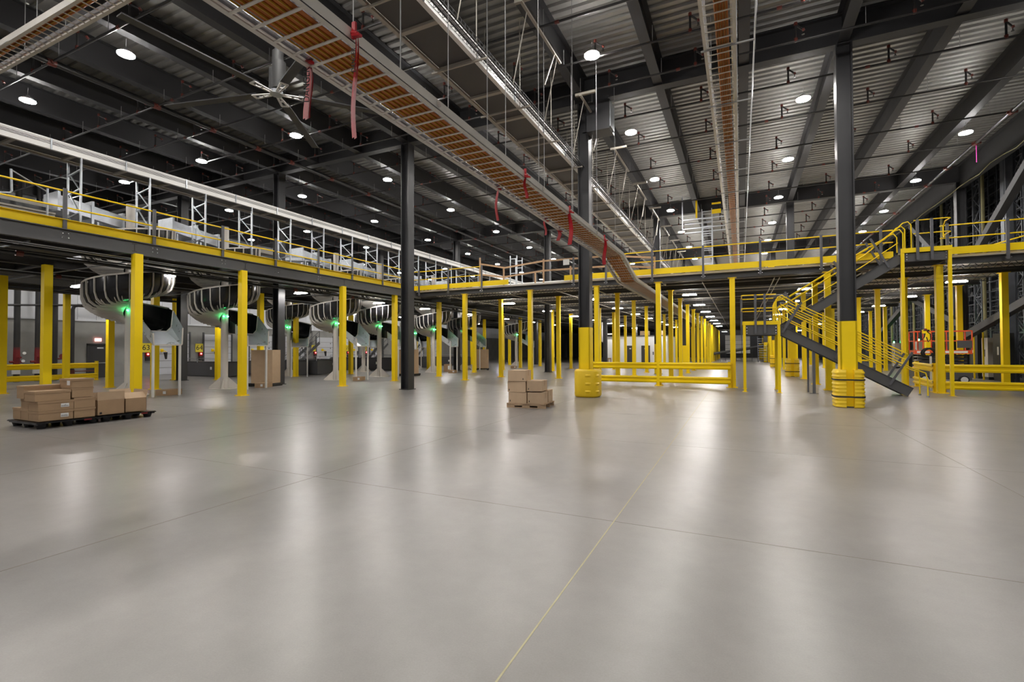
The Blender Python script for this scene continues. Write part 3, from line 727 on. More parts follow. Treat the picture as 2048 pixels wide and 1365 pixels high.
for i, y in enumerate(CHB): dup(first, (CBX, y, 0), math.radians(-35), 'spiral chute in the back row nearer the dock wall, %s along' % NTH[i], 'spiral chutes, back row')

# ------------------------------------------------------------------ overhead conveyors
def conveyor(x0, x1, z, ya, yb, label, whiteside=True):
    """pan conveyor along y between x0 (far) and x1 (near side)"""
    t = thing('overhead_conveyor', label, 'conveyor')
    s = M().box(x1-.03, x1, ya, yb, z, z+.30).box(x1-.08, x1+.02, ya, yb, z+.28, z+.33).box(x1-.10, x1+.01, ya, yb, z-.02, z+.03)
    obj('side_panel', s, 'conv_white', t)['label'] = 'white side panel'
    s = M()
    for k, h in enumerate((.15, .19, .23)): s.box(x1, x1+.012, ya, yb, z+h, z+h+.012)
    obj('cable_line', s, 'ink', t)
    obj('far_rail', M().box(x0, x0+.1, ya, yb, z-.04, z+.02).box(x0, x0+.03, ya, yb, z, z+.35), 'beige_rail', t)
    obj('pan', M().box(x0+.1, x1-.1, ya, yb, z+.03, z+.06), 'conv_under', t)
    y = ya+.7; cm = M().box(x0+.1, x1-.1, 0, .11, z-.03, z+.03).mesh('cross_member', 'beige_rail')
    while y < min(yb, 45): obj('cross_member', cm, '', t, (0, y, 0)); y += 1.5
    y = ya+1.0; cm = M().box(x1, x1+.035, 0, .04, z-.03, z+.33).mesh('clip', 'galv')
    while y < min(yb, 40): obj('clip', cm, '', t, (0, y, 0)); y += 2.1
    return t
# left one standing on frames
XN = -20.05; ZC = 8.30
cv = conveyor(XN-.92, XN, ZC, -6, 60, 'long white sided conveyor held on steel frames above the left mezzanine')
fr = M()
for dx in (0, -.86): fr.bar((dx, 0, 0), (dx, 0, ZC-DT), .065, .05)
for z in (.35, 1.15, 1.95, 2.6): fr.bar((0, 0, z), (-.86, 0, z-.12), .05, .04)
for z0, z1 in ((1.15, .35), (1.95, 1.1), (2.6, 1.9)): fr.bar((-.86+.04, 0, z0), (-.04, 0, z1), .04, .03)
fr = fr.mesh('support_frame', 'galv')
for k in range(-5, 22):
    y = 8.42+2.1*k
    if seen(XN, y, 7): obj('support_frame', fr, '', cv, (XN-.03, y, DT))
# hung one
XR = -5.5; ZH = 8.55
ch = conveyor(XR-1.12, XR, ZH, -6, 58, 'long white sided conveyor hung from the roof left of the central column')
y = 0
hm = M().cyl((XR+.02, y, ZH-.05), (XR+.02, y, 11.0), .012, 6).cyl((XR-1.1, y, ZH-.05), (XR-1.1, y, 11.0), .010, 6).bar((XR-1.22, y, ZH-.07), (XR+.32, y, ZH-.07), .04, .04).mesh('hanger', 'beige_rail')
for k in range(0, 24): obj('hanger', hm, '', ch, (0, -5+2.45*k, 0))
hm = M().bar((XR+.7, y, 10.35), (XR+.7, y+2.9, 10.35), .07, .05).bar((XR+.5, y+.1, 10.42), (XR+1.2, y+.1, 10.42), .09, .08).cyl((XR+.7, y+.4, 10.35), (XR+.3, y+.4, ZH), .012, 6).cyl((XR+.7, y+2.6, 10.35), (XR+.3, y+2.6, ZH), .012, 6).bar((XR+.7, y+2.4, 10.35), (XR+.7, y+1.6, ZH+.5), .03).mesh('strut_brace', 'beige_rail')
for k in range(1, 11): obj('strut_brace', hm, '', ch, (0, -4+4.9*k, 0))
t = thing('wire_cable_basket', 'black wire mesh cable basket running beside the hung conveyor', 'cable tray')
s = M(); xa, xb = XR+.05, XR+.30; z = ZH+.02
for x, zz in ((xa, z), (xa, z+.1), (xb, z), (xb, z+.1), (xa+.09, z), (xa+.17, z)): s.bar((x, -6, zz), (x, 58, zz), .008)
y = -6.
while y < 40: s.bar((xa, y, z), (xb, y, z), .008); s.bar((xb, y, z), (xb, y, z+.1), .008); s.bar((xa, y, z), (xa, y, z+.1), .008); y += .16
obj('mesh', s, 'machine_grey', t)
obj('cable', M().cyl((xa+.06, -6, z+.03), (xa+.06, 58, z+.03), .02, 6).cyl((xa+.14, -6, z+.03), (xa+.14, 58, z+.03), .018, 6).cyl((xa+.22, -6, z+.03), (xa+.22, 58, z+.03), .02, 6), 'rubber', t)

# ------------------------------------------------------------------ orange cable ladders
def ladder_tray(label, segs, X0, X1, hoses, step, fl=True, cond_from=0.2, cond_to=.13, nm='cable_ladder', flange=.12):
    """segs: list of (y,z) polyline; X0 left, X1 right"""
    t = thing(nm, label, 'cable tray')
    for k in range(len(segs)-1):
        (ya, za), (yb, zb) = segs[k], segs[k+1]
        s = M(); s2 = M()
        for X, sg in ((X0, 1), (X1, -1)):
            s.bar((X+sg*.025, ya, za), (X+sg*.025, yb, zb), .07, .02); s.bar((X, ya, za+.07), (X, yb, zb+.07), .02, .15); s2.bar((X+sg*.05, ya, za+.135), (X+sg*.05, yb, zb+.135), .10, .012)
            if fl: s2.bar((X+sg*.10, ya, za+.05), (X+sg*.10, yb, zb+.05), .09, .012)
        obj('side_rail', s, 'tray_metal', t); obj('flange', s2, 'tray_flange', t)
        r = M(); L = math.hypot(yb-ya, zb-za); n = max(1, int(L/step))
        for q in range(n+1):
            f_ = q/n; r.bar((X0, ya+(yb-ya)*f_, za+(zb-za)*f_-.005), (X1, ya+(yb-ya)*f_, za+(zb-za)*f_-.005), .035, .012)
        obj('rung', r, 'tray_metal', t)
        if hoses:
            cx0 = X0+cond_from; cx1 = X1-cond_to; w = (cx1-cx0)/hoses; c1 = M(); c2 = M()
            for h in range(hoses):
                x = cx0+w*(h+.5); c1.cyl((x, ya, za+.065), (x, yb, zb+.065), w*.44, 9); c2.bar((x-w*.40, ya, za+.018), (x-w*.40, yb, zb+.018), w*.09, .02)
            obj('orange_duct', c1, 'conduit', t, smooth=True); obj('yellow_seam', c2, 'seam', t)
    return t
tr = ladder_tray('wide cable ladder filled with orange ducts sloping down under the mezzanine', [(-6, 5.30), (18.35, 5.30), (21.1, 4.68), (60, 4.68)], -4.86, -4.0, 6, .262)
hm = M().cyl((0, 0, 5.42), (0, 0, 11.2), .008, 5).mesh('hanger_rod', 'wire')
for k in range(0, 10):
    for X in (-4.84, -4.02): obj('hanger_rod', hm, '', tr, (X, -4.6+2.42*k, 0))
for y in (2.0, 5.9, 10.1, 14.6):
    s = M().cyl((-3.985, y, 5.37), (-3.965, y, 5.37), .05, 12); obj('clamp', s, 'chrome', tr)
t2 = ladder_tray('narrow cable ladder of orange ducts running straight away overhead', [(-6, 8.6), (62, 8.6)], -.68, -.02, 5, .30, False, .26)
t3 = ladder_tray('cable ladder with one band of orange ducts crossing the top left corner', [(-1, 0), (30, 0)], -.25, .25, 2, .25, False, .03, .27)
t3.location = (-6, 5.3, 9.0); t3.rotation_euler = (0, 0, PI/2)
hm = M().cyl((0, 0, .1), (0, 0, 2.2), .009, 5).mesh('hanger_rod', 'wire')
for x in range(0, 24, 2):
    for d in (-.25, .25): obj('hanger_rod', hm, '', t3, (d, x, 0))
hm = M().cyl((-.66, 0, 8.7), (-.66, 0, 11.2), .008, 5).cyl((.0, 0, 8.7), (.0, 0, 11.2), .008, 5).bar((-.75, 0, 8.58), (.35, 0, 8.58), .04, .03).mesh('trapeze', 'wire')
for k in range(0, 20): obj('trapeze', hm, '', t2, (0, -5+2.8*k, 0))
solo('conduit_pipe', M().cyl((.42, -6, 9.9), (.42, 60, 9.9), .022, 7), 'galv', 'thin silver conduit running beside the straight orange cable ladder', 'pipe')

# danger tapes hanging from the tray
TP = [(-4.86, 4.31, 5.36, 4.66, 'wide red danger tape hanging on the left of the orange cable ladder'), (-3.96, 4.17, 5.36, 4.18, 'long thin red danger tape knotted on the right of the cable ladder'),
      (-4.86, 9.50, 5.34, 4.62, 'thin red tape hanging left of the ladder, middle of its length'), (-3.98, 9.08, 5.34, 4.88, 'short red tape curling below the right rail of the ladder'),
      (-4.86, 12.42, 5.34, 4.92, 'short red tape hanging left of the ladder before the dark column'), (-3.98, 11.95, 5.34, 4.48, 'broad red tape hanging in front of the ladder near the column'),
      (-4.86, 13.55, 5.3, 5.0, 'red tape loop beside the dark column'), (-3.98, 15.5, 5.34, 4.52, 'red tape hanging above the bend of the cable ladder')]
for k, (x, y, z1, z0, lb) in enumerate(TP):
    t = thing('warning_tape', lb, 'tape', (x, y, z1), 0, 'red warning tapes')
    L = z1-z0; wd = .028 if k in (1, 2, 3, 4) else .055
    s = M(); n = 10
    for q in range(n):
        a = q/n; b = (q+1)/n; sw = lambda f: .03*math.sin(f*5+k); wv = lambda f: wd*(1-.55*math.exp(-f*5))
        s.quad((sw(a)-wv(a), .01, -L*a), (sw(a)+wv(a), -.01, -L*a), (sw(b)+wv(b), -.01, -L*b), (sw(b)-wv(b), .01, -L*b))
        s.quad((sw(a)+wv(a)+.004, .02, -L*a), (sw(a)-wv(a)+.004, .04, -L*a), (sw(b)-wv(b)+.004, .04, -L*b), (sw(b)+wv(b)+.004, .02, -L*b))
    obj('strip', s, 'tape_red', t)
    s = M().cyl((-.05, 0, .03), (.05, 0, .0), .03, 7); s.bar((0, -.02, -.02), (.12, -.03, -.05), .05, .03); s.bar((0, 0, .15), (0, 0, -.04), .05, .03); obj('knot', s, 'tape_red', t)
    if k < 2:
        text('lettering', 'DANGER', .11 if k == 0 else .07, 'ink', t, (.012, -.018, -.30), (PI/2, -PI/2, .42))

# ------------------------------------------------------------------ ceiling fan
ft = thing('ceiling_fan', 'huge five blade ceiling fan with a black motor and silver hub', 'fan', (-11.16, 8.88, 8.6))
obj('motor', M().cyl((-.14, 0, .12), (-.14, 0, .75), .10, 14).cyl((.10, 0, .12), (.10, 0, .85), .17, 16).cyl((.05, 0, .85), (.05, 0, 1.15), .14, 12), 'rubber', ft, smooth=True)
obj('down_rod', M().cyl((0, 0, 1.0), (0, 0, 2.4), .05, 8), 'dark_steel', ft)
obj('hub', M().cyl((0, 0, 0), (0, 0, .10), .16, 16), 'galv', ft)
for k in range(5):
    a = math.radians(49.5+72*k); c_, s_ = math.cos(a), math.sin(a)
    b = obj('blade', M().bar((.55*c_, .55*s_, .05), (3.5*c_, 3.5*s_, .05), .22, .03), 'dark_steel', ft)
    s = M()
    for sg in (-1, 1): s.bar((.12*c_-s_*.03*sg, .12*s_+c_*.03*sg, .02), (.66*c_-s_*.085*sg, .66*s_+c_*.085*sg, .02), .055, .02)
    s.bar((.40*c_-s_*.08, .40*s_+c_*.08, .02), (.40*c_+s_*.08, .40*s_-c_*.08, .02), .05, .02); s.bar((.66*c_-s_*.1, .66*s_+c_*.1, .02), (.66*c_+s_*.1, .66*s_-c_*.1, .02), .06, .02)
    obj('bracket', s, 'white_paint', b)
# unit heater
t = thing('unit_heater', 'dark boxy heater hung beside the top of the central column', 'heater', (-4.55, 17.2, 9.65))
obj('cabinet', M().box(-.42, .42, -.3, .4, 0, 1.05), 'dark_steel', t); obj('louvre', M().box(.42, .45, -.25, .35, .08, .98), 'galv', t); obj('bracket', M().box(-.7, -.4, .1, .2, .2, .3).box(-.3, .3, 0, .05, 1.05, 1.35), 'dark_steel', t)

# ------------------------------------------------------------------ pallets and boxes
def carton(name, label, x0, x1, y0, y1, z0, z1, lid=.05, mt='cardboard', rz=0, group=None, label_face=None, open_=False):
    cx, cy = (x0+x1)/2, (y0+y1)/2
    t = thing(name, label, 'box', (cx, cy, z0), rz, group); w = (x1-x0)/2; d = (y1-y0)/2; h = z1-z0
    if open_:
        s = M().box(-w, w, -d, d, 0, .01).box(-w, -w+.008, -d, d, 0, h).box(w-.008, w, -d, d, 0, h).box(-w, w, -d, -d+.008, 0, h).box(-w, w, d-.008, d, 0, h)
        obj('body', s, mt, t)
    else:
        obj('body', M().box(-w, w, -d, d, 0, h-lid*.999 if lid else h), mt, t)
        if lid: obj('lid', M().box(-w-.008, w+.008, -d-.008, d+.008, h-lid, h), mt, t)
        else: obj('tape_seam', M().box(-w, w, -.025, .025, h, h+.0015), 'cardboard_pale', t)
    if label_face == '+x':
        s = M().box(w+.009, w+.0105, d*.25, d*.72, h*.28, h*.66); o = obj('shipping_label', s, 'paper', t); o['label'] = 'white shipping label'
        q = M(); random.seed(int(z0*100))
        for k in range(9): a = d*(.29+.045*k); q.box(w+.0105, w+.0112, a, a+d*.02, h*.33, h*(.42+.2*random.random()))
        obj('print', q, 'ink', o)
    if label_face == '-y':
        o = obj('shipping_label', M().box(w*.3, w*.8, -d-.0095, -d-.008, h*.3, h*.8), 'paper', t); o['label'] = 'white shipping label'
    return t
K = 1.029
g = 'cartons on the black pallets'
def bx(lb, x0, x1, y0, y1, z0, z1, **k): return carton('carton', lb, x0, x1, y0, y1, z0, z1, group=g, **k)
PZ = .165
bx('long flat carton with a white label, bottom front of the left stack', -14.72, -14.25, 5.26, 5.88, PZ, PZ+.225, label_face='+x')
bx('long flat carton with a white label, second up in the front left stack', -14.70, -14.25, 5.25, 5.89, PZ+.23, PZ+.45, label_face='+x')
bx('long flat plain carton on top of the front left stack', -14.76, -14.26, 5.2, 5.83, PZ+.455, PZ+.68)
bx('small carton at the far left end of the black pallet', -15.52, -15.14, 5.27, 6.3, PZ, PZ+.27)
bx('carton behind the labelled stack, bottom layer', -15.12, -14.76, 5.27, 6.2, PZ, PZ+.25)
bx('carton behind the labelled stack, middle layer', -15.12, -14.77, 5.27, 6.2, PZ+.255, PZ+.49)
bx('carton behind the labelled stack, top layer', -15.14, -14.79, 5.2, 6.22, PZ+.50, PZ+.79)
bx('carton in the tall middle stack, lowest', -14.72, -14.25, 5.90, 6.31, PZ, PZ+.23)
bx('carton in the tall middle stack, second up', -14.72, -14.25, 5.90, 6.31, PZ+.235, PZ+.48)
bx('carton in the tall middle stack, third up', -14.75, -14.26, 5.86, 6.27, PZ+.49, PZ+.71, lid=.03)
bx('carton with a small white label topping the tallest stack', -14.82, -14.26, 5.85, 6.27, PZ+.715, PZ+.93, label_face='-y')
t = bx('large open carton with its front flap raised, centre of the black pallets', -14.95, -14.25, 6.35, 6.93, PZ, PZ+.38, open_=True)
obj('flap', M().box(.345, .353, -.29, .29, .37, .575).box(-.35, -.342, -.29, .29, .37, .52), 'cardboard_pale', t)
obj('tape_mark', M().box(.3505, .352, -.24, -.19, .03, .08), 'ink', t)
t = bx('open carton with slanting flaps at the right end of the black pallets', -14.95, -14.3, 6.97, 7.46, PZ, PZ+.36, open_=True)
s = M(); s.quad((.325, -.245, .36), (.325, .245, .36), (.12, .30, .50), (.12, -.19, .50)); s.quad((-.325, -.245, .36), (-.325, .245, .36), (-.45, .245, .57), (-.45, -.245, .57)); s.quad((-.325, .245, .36), (.325, .245, .36), (.325, .28, .56), (-.325, .28, .56)); s.quad((-.325, -.245, .36), (.1, -.245, .36), (.1, -.33, .53), (-.325, -.33, .53))
obj('flap', s, 'cardboard_pale', t)
def black_pallet(x0, x1, y0, y1, lb):
    t = thing('plastic_pallet', lb, 'pallet', ((x0+x1)/2, (y0+y1)/2, 0), 0, 'black plastic pallets'); w = (x1-x0)/2; d = (y1-y0)/2
    obj('deck', M().box(-w, w, -d, d, .125, .15).box(-w-.015, w+.015, -d-.01, d+.01, .12, .138).box(-w, w, -d+.02, -d+.1, .09, .125).box(-w, w, d-.1, d-.02, .09, .125), 'black_plastic', t)
    for i in (-1, 0, 1):
        for k in (-1, 0, 1):
            obj('foot', M().cyl((i*(w-.13), k*(d-.13), 0), (i*(w-.13), k*(d-.13), .125), .075, 12, .115), 'black_plastic', t)
    obj('sticker', M().box(w+.015, w+.017, d-.35, d-.2, .10, .135), 'red_paint', t)
black_pallet(-15.58, -14.18, 5.2, 6.41, 'black plastic pallet under the left cartons')
black_pallet(-15.5, -14.18, 6.43, 7.62, 'black plastic pallet under the open cartons')
# wooden pallet
wp = thing('wooden_pallet', 'wooden pallet holding six brown cartons in the middle of the floor', 'pallet', (-5.86, 13.72, 0), math.radians(5.5))
s = M()
for k in range(7): a = -.5+.155*k; s.box(-.61, .61, a, a+.09, .118, .138)
obj('top_board', s, 'pallet_wood', wp)
for y in (-.48, 0, .45):
    s = M().box(-.61, -.36, y-.02, y+.02, .018, .118).box(-.12, .12, y-.02, y+.02, .018, .118).box(.36, .61, y-.02, y+.02, .018, .118).box(-.61, .61, y-.02, y+.02, .075, .118); obj('stringer', s, 'pallet_wood', wp)
s = M()
for y in (-.5, -.05, .4): s.box(-.61, .61, y, y+.09, 0, .018)
obj('bottom_board', s, 'pallet_wood', wp)
def wb(lb, cx, cy, z, w, d, h, r=5.5):
    t = thing('carton', lb, 'box', (0, 0, 0), 0, 'cartons on the wooden pallet')
    a = math.radians(5.5); X = -5.86+cx*math.cos(a)-cy*math.sin(a); Yv = 13.72+cx*math.sin(a)+cy*math.cos(a)
    t.location = (X, Yv, z); t.rotation_euler = (0, 0, math.radians(r))
    obj('body', M().box(-w/2, w/2, -d/2, d/2, 0, h), 'cardboard_pale', t)
    obj('tape_seam', M().box(-w/2-.001, w/2+.001, -.025, .025, h, h+.0015).box(w/2, w/2+.0012, -.025, .025, h*.5, h), 'cardboard', t)
    obj('handling_mark', M().box(w/2-.1, w/2-.075, -d/2-.001, -d/2, .04, .09) if 'top' in lb else M().box(-w/2+.04, -w/2+.065, -d/2-.001, -d/2, .04, .09), 'ink', t)
Z0 = .14
wb('brown carton at the bottom left of the wooden pallet', -.27, -.26, Z0, .57, .44, .325, 5)
wb('brown carton at the bottom centre of the wooden pallet', .30, -.27, Z0, .50, .44, .325, 6)
wb('brown carton behind at the bottom right of the wooden pallet', .36, .25, Z0, .40, .50, .36, 6)
wb('brown carton second up at the left on the wooden pallet', -.29, -.27, Z0+.33, .57, .44, .325, 3)
wb('brown carton resting second layer right on the wooden pallet', .24, -.12, Z0+.365, .46, .66, .31, 7)
wb('brown carton on top of the left stack of the wooden pallet', -.28, -.24, Z0+.66, .56, .56, .325, 7)
# gaylord bins on low black bases
def gaylord(x, y, lb, rz=.3):
    t = thing('carton_bin', lb, 'box', (x, y, 0), rz, 'tall carton bins')
    obj('base', M().box(-.6, .6, -.5, .5, .06, .16).box(-.58, -.4, -.48, .48, 0, .06).box(.4, .58, -.48, .48, 0, .06), 'black_plastic', t)
    s = M(); w, d, c_ = .57, .48, .16
    o8 = [(-w+c_, -d), (w-c_, -d), (w, -d+c_), (w, d-c_), (w-c_, d), (-w+c_, d), (-w, d-c_), (-w, -d+c_)]
    i = 0
    for z in (.16, 1.78):
        for p in o8: s.v.append((p[0], p[1], z))
    for k in range(8): s.f.append((k, (k+1) % 8, 8+(k+1) % 8, 8+k))
    for z in (.16, 1.78):
        for p in o8: s.v.append((p[0]*.97, p[1]*.97, z))
    for k in range(8): s.f.append((16+(k+1) % 8, 16+k, 24+k, 24+(k+1) % 8)); s.f.append((8+k, 8+(k+1) % 8, 24+(k+1) % 8, 24+k))
    s.f.append(tuple(range(7, -1, -1)))
    obj('bin', s, 'cardboard_pale', t)
gaylord(-21.2, 16.35, 'tall brown carton bin under the second spiral chute'); gaylord(-20.3, 26.55, 'tall brown carton bin beside the dark corner column', 0)
gaylord(-20.2, 36.6, 'tall brown carton bin among the posts right of the dark corner column', .5)
def small(x, y, lb, w=.75, d=.42, h=.22, rz=.35, m_='cardboard'):
    carton('carton', lb, x-w/2, x+w/2, y-d/2, y+d/2, 0, h, lid=0, mt=m_, rz=rz, group='loose cartons on the floor', label_face='-y')
small(-20.6, 11.55, 'flat carton on the floor below the nearest chute spout', .5, .75); small(-20.5, 15.7, 'flat carton on the floor in front of the carton bin', .45, .7)
small(-19.9, 21.4, 'flat carton on the floor below the third chute', .45, .7); small(-19.7, 31.1, 'flat carton on the floor below the fifth chute', .5, .8); small(-21.3, 32.9, 'taller carton standing behind the fifth chute', .5, .6, .6)
small(-19.2, 40.9, 'flat carton on the floor below the sixth chute', .5, .8)

# ------------------------------------------------------------------ left wall fittings
t = struct('door_1', M().box(XW, XW+.06, 16.62, 17.55, 0, 2.13), 'door_dark')
struct('panic_bar', M().box(XW+.07, XW+.12, 16.7, 17.5, .95, 1.0), 'galv', None, t); struct('door_sign', M().box(XW+.061, XW+.066, 17.05, 17.4, 1.92, 2.0), 'paper', None, t); struct('door_frame', M().box(XW, XW+.09, 16.5, 16.6, 0, 2.2).box(XW, XW+.09, 17.57, 17.67, 0, 2.2).box(XW, XW+.09, 16.5, 17.67, 2.15, 2.25), 'door_dark', None, t)
t = thing('exit_sign', 'glowing red and white EXIT sign above the dark door', 'sign', (XW+.06, 17.1, 2.5))
obj('plate', M().box(-.03, .03, -.17, .17, -.1, .1), 'exit_glow', t); text('lettering', 'EXIT', .16, 'paper', t, (.034, 0, 0), (PI/2, 0, PI/2))
n = 2
for i, (y0, y1) in enumerate(((20.75, 22.9), (24.1, 26.3), (28.0, 30.2), (31.6, 33.8), (35.3, 37.4), (38.9, 41.1), (43, 45.2), (47, 49.2), (51, 53.2), (55, 57.2))):
    s = M()
    for k in range(6): s.box(XW, XW+.05, y0, y1, .02+k*.51, .50+k*.51)
    d = struct('door_%d' % n, s, 'white_panel'); n += 1
    struct('latch', M().box(XW+.051, XW+.09, y1-.35, y1-.3, .9, 1.0).box(XW+.051, XW+.09, y1-.35, y1-.3, 1.9, 2.0).box(XW+.051, XW+.09, y1-.35, y1-.3, 2.4, 2.5), 'ink', None, d)
    s = M().box(XW, XW+.10, y0-.12, y0-.02, 0, 3.2).box(XW, XW+.10, y1+.02, y1+.12, 0, 3.2); struct('door_frame', s, 'machine_grey', None, d)
    if i < 6:
        num = ('63', '64', '66', '67', '69', '70')[i] if False else ('63', '64', '65', '67', '69', '70')[i]
        ys = (19.95, 23.7, 27.2, 34.97, 39.43, 42.2)[i]
        t = thing('dock_number_sign', 'yellow dock number sign on the left wall, %s from the left' % NTH[i], 'sign', (XW+.05, ys, 1.98))
        obj('plate', M().box(-.015, .015, -.3, .3, -.33, .33), 'sign_yellow', t); text('lettering', num, .52, 'ink', t, (.02, 0, 0), (PI/2, 0, PI/2))
        t = thing('dock_signal', 'red glowing dock signal under the %s yellow number sign from the left' % NTH[i], 'signal light', (XW+.12, ys+.05, 1.5))
        obj('box', M().box(-.08, .08, -.13, .13, -.18, .14), 'red_paint', t); obj('lens', M().cyl((.08, 0, .02), (.11, 0, .02), .06, 10), 'red_led', t)
        obj('control', M().box(-.06, .1, -.12, .14, -.45, -.2), 'cabinet_black', t)
        t = thing('dock_lamp', 'yellow swing arm dock lamp with black head beside the %s number sign from the left' % NTH[i], 'lamp', (XW+.1, ys+1.0, 1.6))
        obj('arm', M().bar((0, 0, .2), (.35, .12, .1), .05).box(-.06, .06, -.06, .1, .08, .3), 'yellow', t); obj('head', M().cyl((.3, .1, .05), (.34, .12, -.45), .13, 10, .06), 'rubber', t)
# fire risers
ris = [(11.95, .11), (12.85, .14), (13.75, .12), (14.55, .13)]
for i, (y, r) in enumerate(ris):
    t = thing('fire_riser', 'black vertical sprinkler riser with red valves on the left wall, %s from the left' % NTH[i], 'pipe', (-37.5, y, 0), 0, 'fire risers')
    obj('pipe', M().cyl((0, 0, 0), (0, 0, 11.5), r, 14), 'pipe_black', t, smooth=True)
    if i < 3:
        obj('valve', M().cyl((0, 0, .95), (0, 0, 1.55), r+.01, 12).cyl((0, 0, 1.55), (0, 0, 2.0), r+.01, 12, r).cyl((0, -.3, 1.15), (0, .3, 1.15), .07, 10).cyl((.1, 0, 1.4), (.35, .05, 1.4), .06, 10), 'red_paint', t)
        obj('gauge', M().cyl((.2, .25, 1.65), (.24, .25, 1.65), .08, 12).cyl((.2, .2, 1.2), (.24, .2, 1.2), .08, 12).box(.1, .2, -.25, .1, .45, .7), 'paper', t)
    else: obj('valve', M().cyl((0, .12, 1.3), (0, .55, 1.3), .05, 8).cyl((0, .35, 1.45), (.04, .35, 1.45), .15, 12), 'red_paint', t)
t = thing('fire_riser', 'black riser bending to a horizontal pipe right of the red valves', 'pipe', (-37.5, 15.4, 0), 0, 'fire risers')
obj('pipe', M().tube([(0, 0, .3), (0, 0, 4.35), (0, .06, 4.55), (0, .25, 4.62), (0, 12, 4.62)], .10, 12), 'pipe_black', t, smooth=True)
obj('valve', M().cyl((0, -.2, .5), (0, 1.3, .5), .03, 8).cyl((0, 1.2, .5), (0, 1.35, .5), .09, 8).cyl((0, 0, .35), (0, 0, .6), .13, 10), 'red_fitting', t)
solo('crossing_pipe', M().cyl((-37.3, 11.4, 4.3), (-37.3, 15.9, 4.65), .06, 10), 'pipe_black', 'thin dark pipe sloping across the fire risers', 'pipe')

# dock machines
def machine(x0, x1, y0, y1, h, lb, rz=0, mt='machine_grey'):
    t = thing('dock_conveyor', lb, 'conveyor', ((x0+x1)/2, (y0+y1)/2, 0), rz, 'dock conveyors'); w = (x1-x0)/2; d = (y1-y0)/2
    obj('body', M().box(-w, w, -d, d, .04, h).box(-w+.1, w-.1, -d-.012, -d, .15, h-.12), mt, t)
    obj('belt', M().box(-w+.03, w-.03, -d+.08, d-.08, h, h+.04), 'rubber', t)
    s = M()
    for x in (-w+.1, 0, w-.1): s.bar((x, -d, h), (x, -d, h+.28), .035)
    s.bar((-w+.1, -d, h+.28), (w-.1, -d, h+.28), .035); obj('side_guard', s, 'galv', t)
    obj('sticker', M().box(w*.5, w*.5+.18, -d-.014, -d-.012, h*.5, h*.7), 'paper', t)
machine(-36.5, -30.9, 20.7, 22.2, .95, 'dark grey dock conveyor beside the sign 64', 0)
machine(-34, -28.0, 23.8, 25.0, .95, 'dark grey dock conveyor behind the tall carton bin')
machine(-34, -27.3, 24.7+.5, 26.6, 1.0, 'dark grey boxed dock conveyor left of the fourth edge post')
machine(-36, -30.6, 31.0, 32.6, .95, 'dark grey dock conveyor below the sign 67')
machine(-34, -26.8, 31.6+1.2, 34.6, 1.05, 'dark grey dock conveyor behind the fourth spiral chute')
machine(-34, -27, 38.5, 40.3, .95, 'dark grey dock conveyor right of the dark corner column')
machine(-34, -27, 44.5, 46.3, .95, 'distant dark dock conveyor near the left wall')
for i, y in enumerate((27.4, 36.3, 43.0)):
    t = thing('dock_stair', 'small grey steel stair with railings near the dock wall, %s along' % NTH[i], 'stair', (-33.6, y, 0))
    s = M()
    for yy in (0, .9): s.bar((0, yy, .9), (1.9, yy, 2.5) if False else (0, yy+2.2, 2.5), .04, .2)
    obj('stringer', M().bar((0, 0, .1), (0, 3.0, 2.4), .05, .22).bar((.9, 0, .1), (.9, 3.0, 2.4), .05, .22), 'mezz_steel', t)
    s = M()
    for k in range(9): s.box(.03, .87, .3+.31*k, .55+.31*k, .28+.24*k, .31+.24*k)
    obj('tread', s, 'galv', t)
    s = M()
    for x in (0, .9):
        s.bar((x, 0, 1.1), (x, 3.0, 3.4), .035); s.bar((x, 0, .7), (x, 3.0, 3.0), .03)
        for k in range(4): s.bar((x, k, .1+k*.766), (x, k, 1.1+k*.766), .035)
    obj('handrail', s, 'post_grey', t)

# ------------------------------------------------------------------ equipment on the left mezzanine
t = thing('belt_conveyor', 'long grey belt conveyor with black belts on the left mezzanine', 'conveyor')
obj('frame', M().box(-22.6, -21.5, -5, 8.3, 6.25, 6.55).box(-22.65, -21.45, -5, 8.3, 6.5, 6.56), 'beige_rail', t)
obj('belt', M().box(-22.5, -21.6, -5, 8.2, 6.57, 6.6).box(-22.9, -22.6, -5, 8.5, 6.75, 6.95), 'black_plastic', t)
s = M()
for y in (-3, 0, 2.5, 4.6, 6.6, 8.1):
    for x in (-22.5, -21.6): s.bar((x, y, DT), (x, y, 6.3), .07)
    s.bar((-22.5, y, 5.8), (-21.6, y, 5.8), .05)
obj('stand', s, 'white_paint', t)
s = M()
for y in (1.6, 4.0, 5.9): s.box(-21.5, -21.2, y, y+.35, 5.75, 6.1).cyl((-21.35, y-.1, 5.9), (-21.35, y+.5, 5.9), .12, 10)
obj('drive_motor', s, 'red_paint', t)['label'] = 'red drive motor'
t = thing('belt_conveyor', 'upper white topped conveyor running behind the left railing', 'conveyor')
obj('frame', M().box(-24.6, -23.6, -5, 40, 7.1, 7.35), 'beige_rail', t); obj('belt', M().box(-24.5, -23.7, -5, 40, 7.36, 7.39), 'rubber', t)
s = M()
for k in range(18):
    for x in (-24.55, -23.65): s.bar((x, -4+2.4*k, DT), (x, -4+2.4*k, 7.1), .07)
obj('stand', s, 'galv', t)
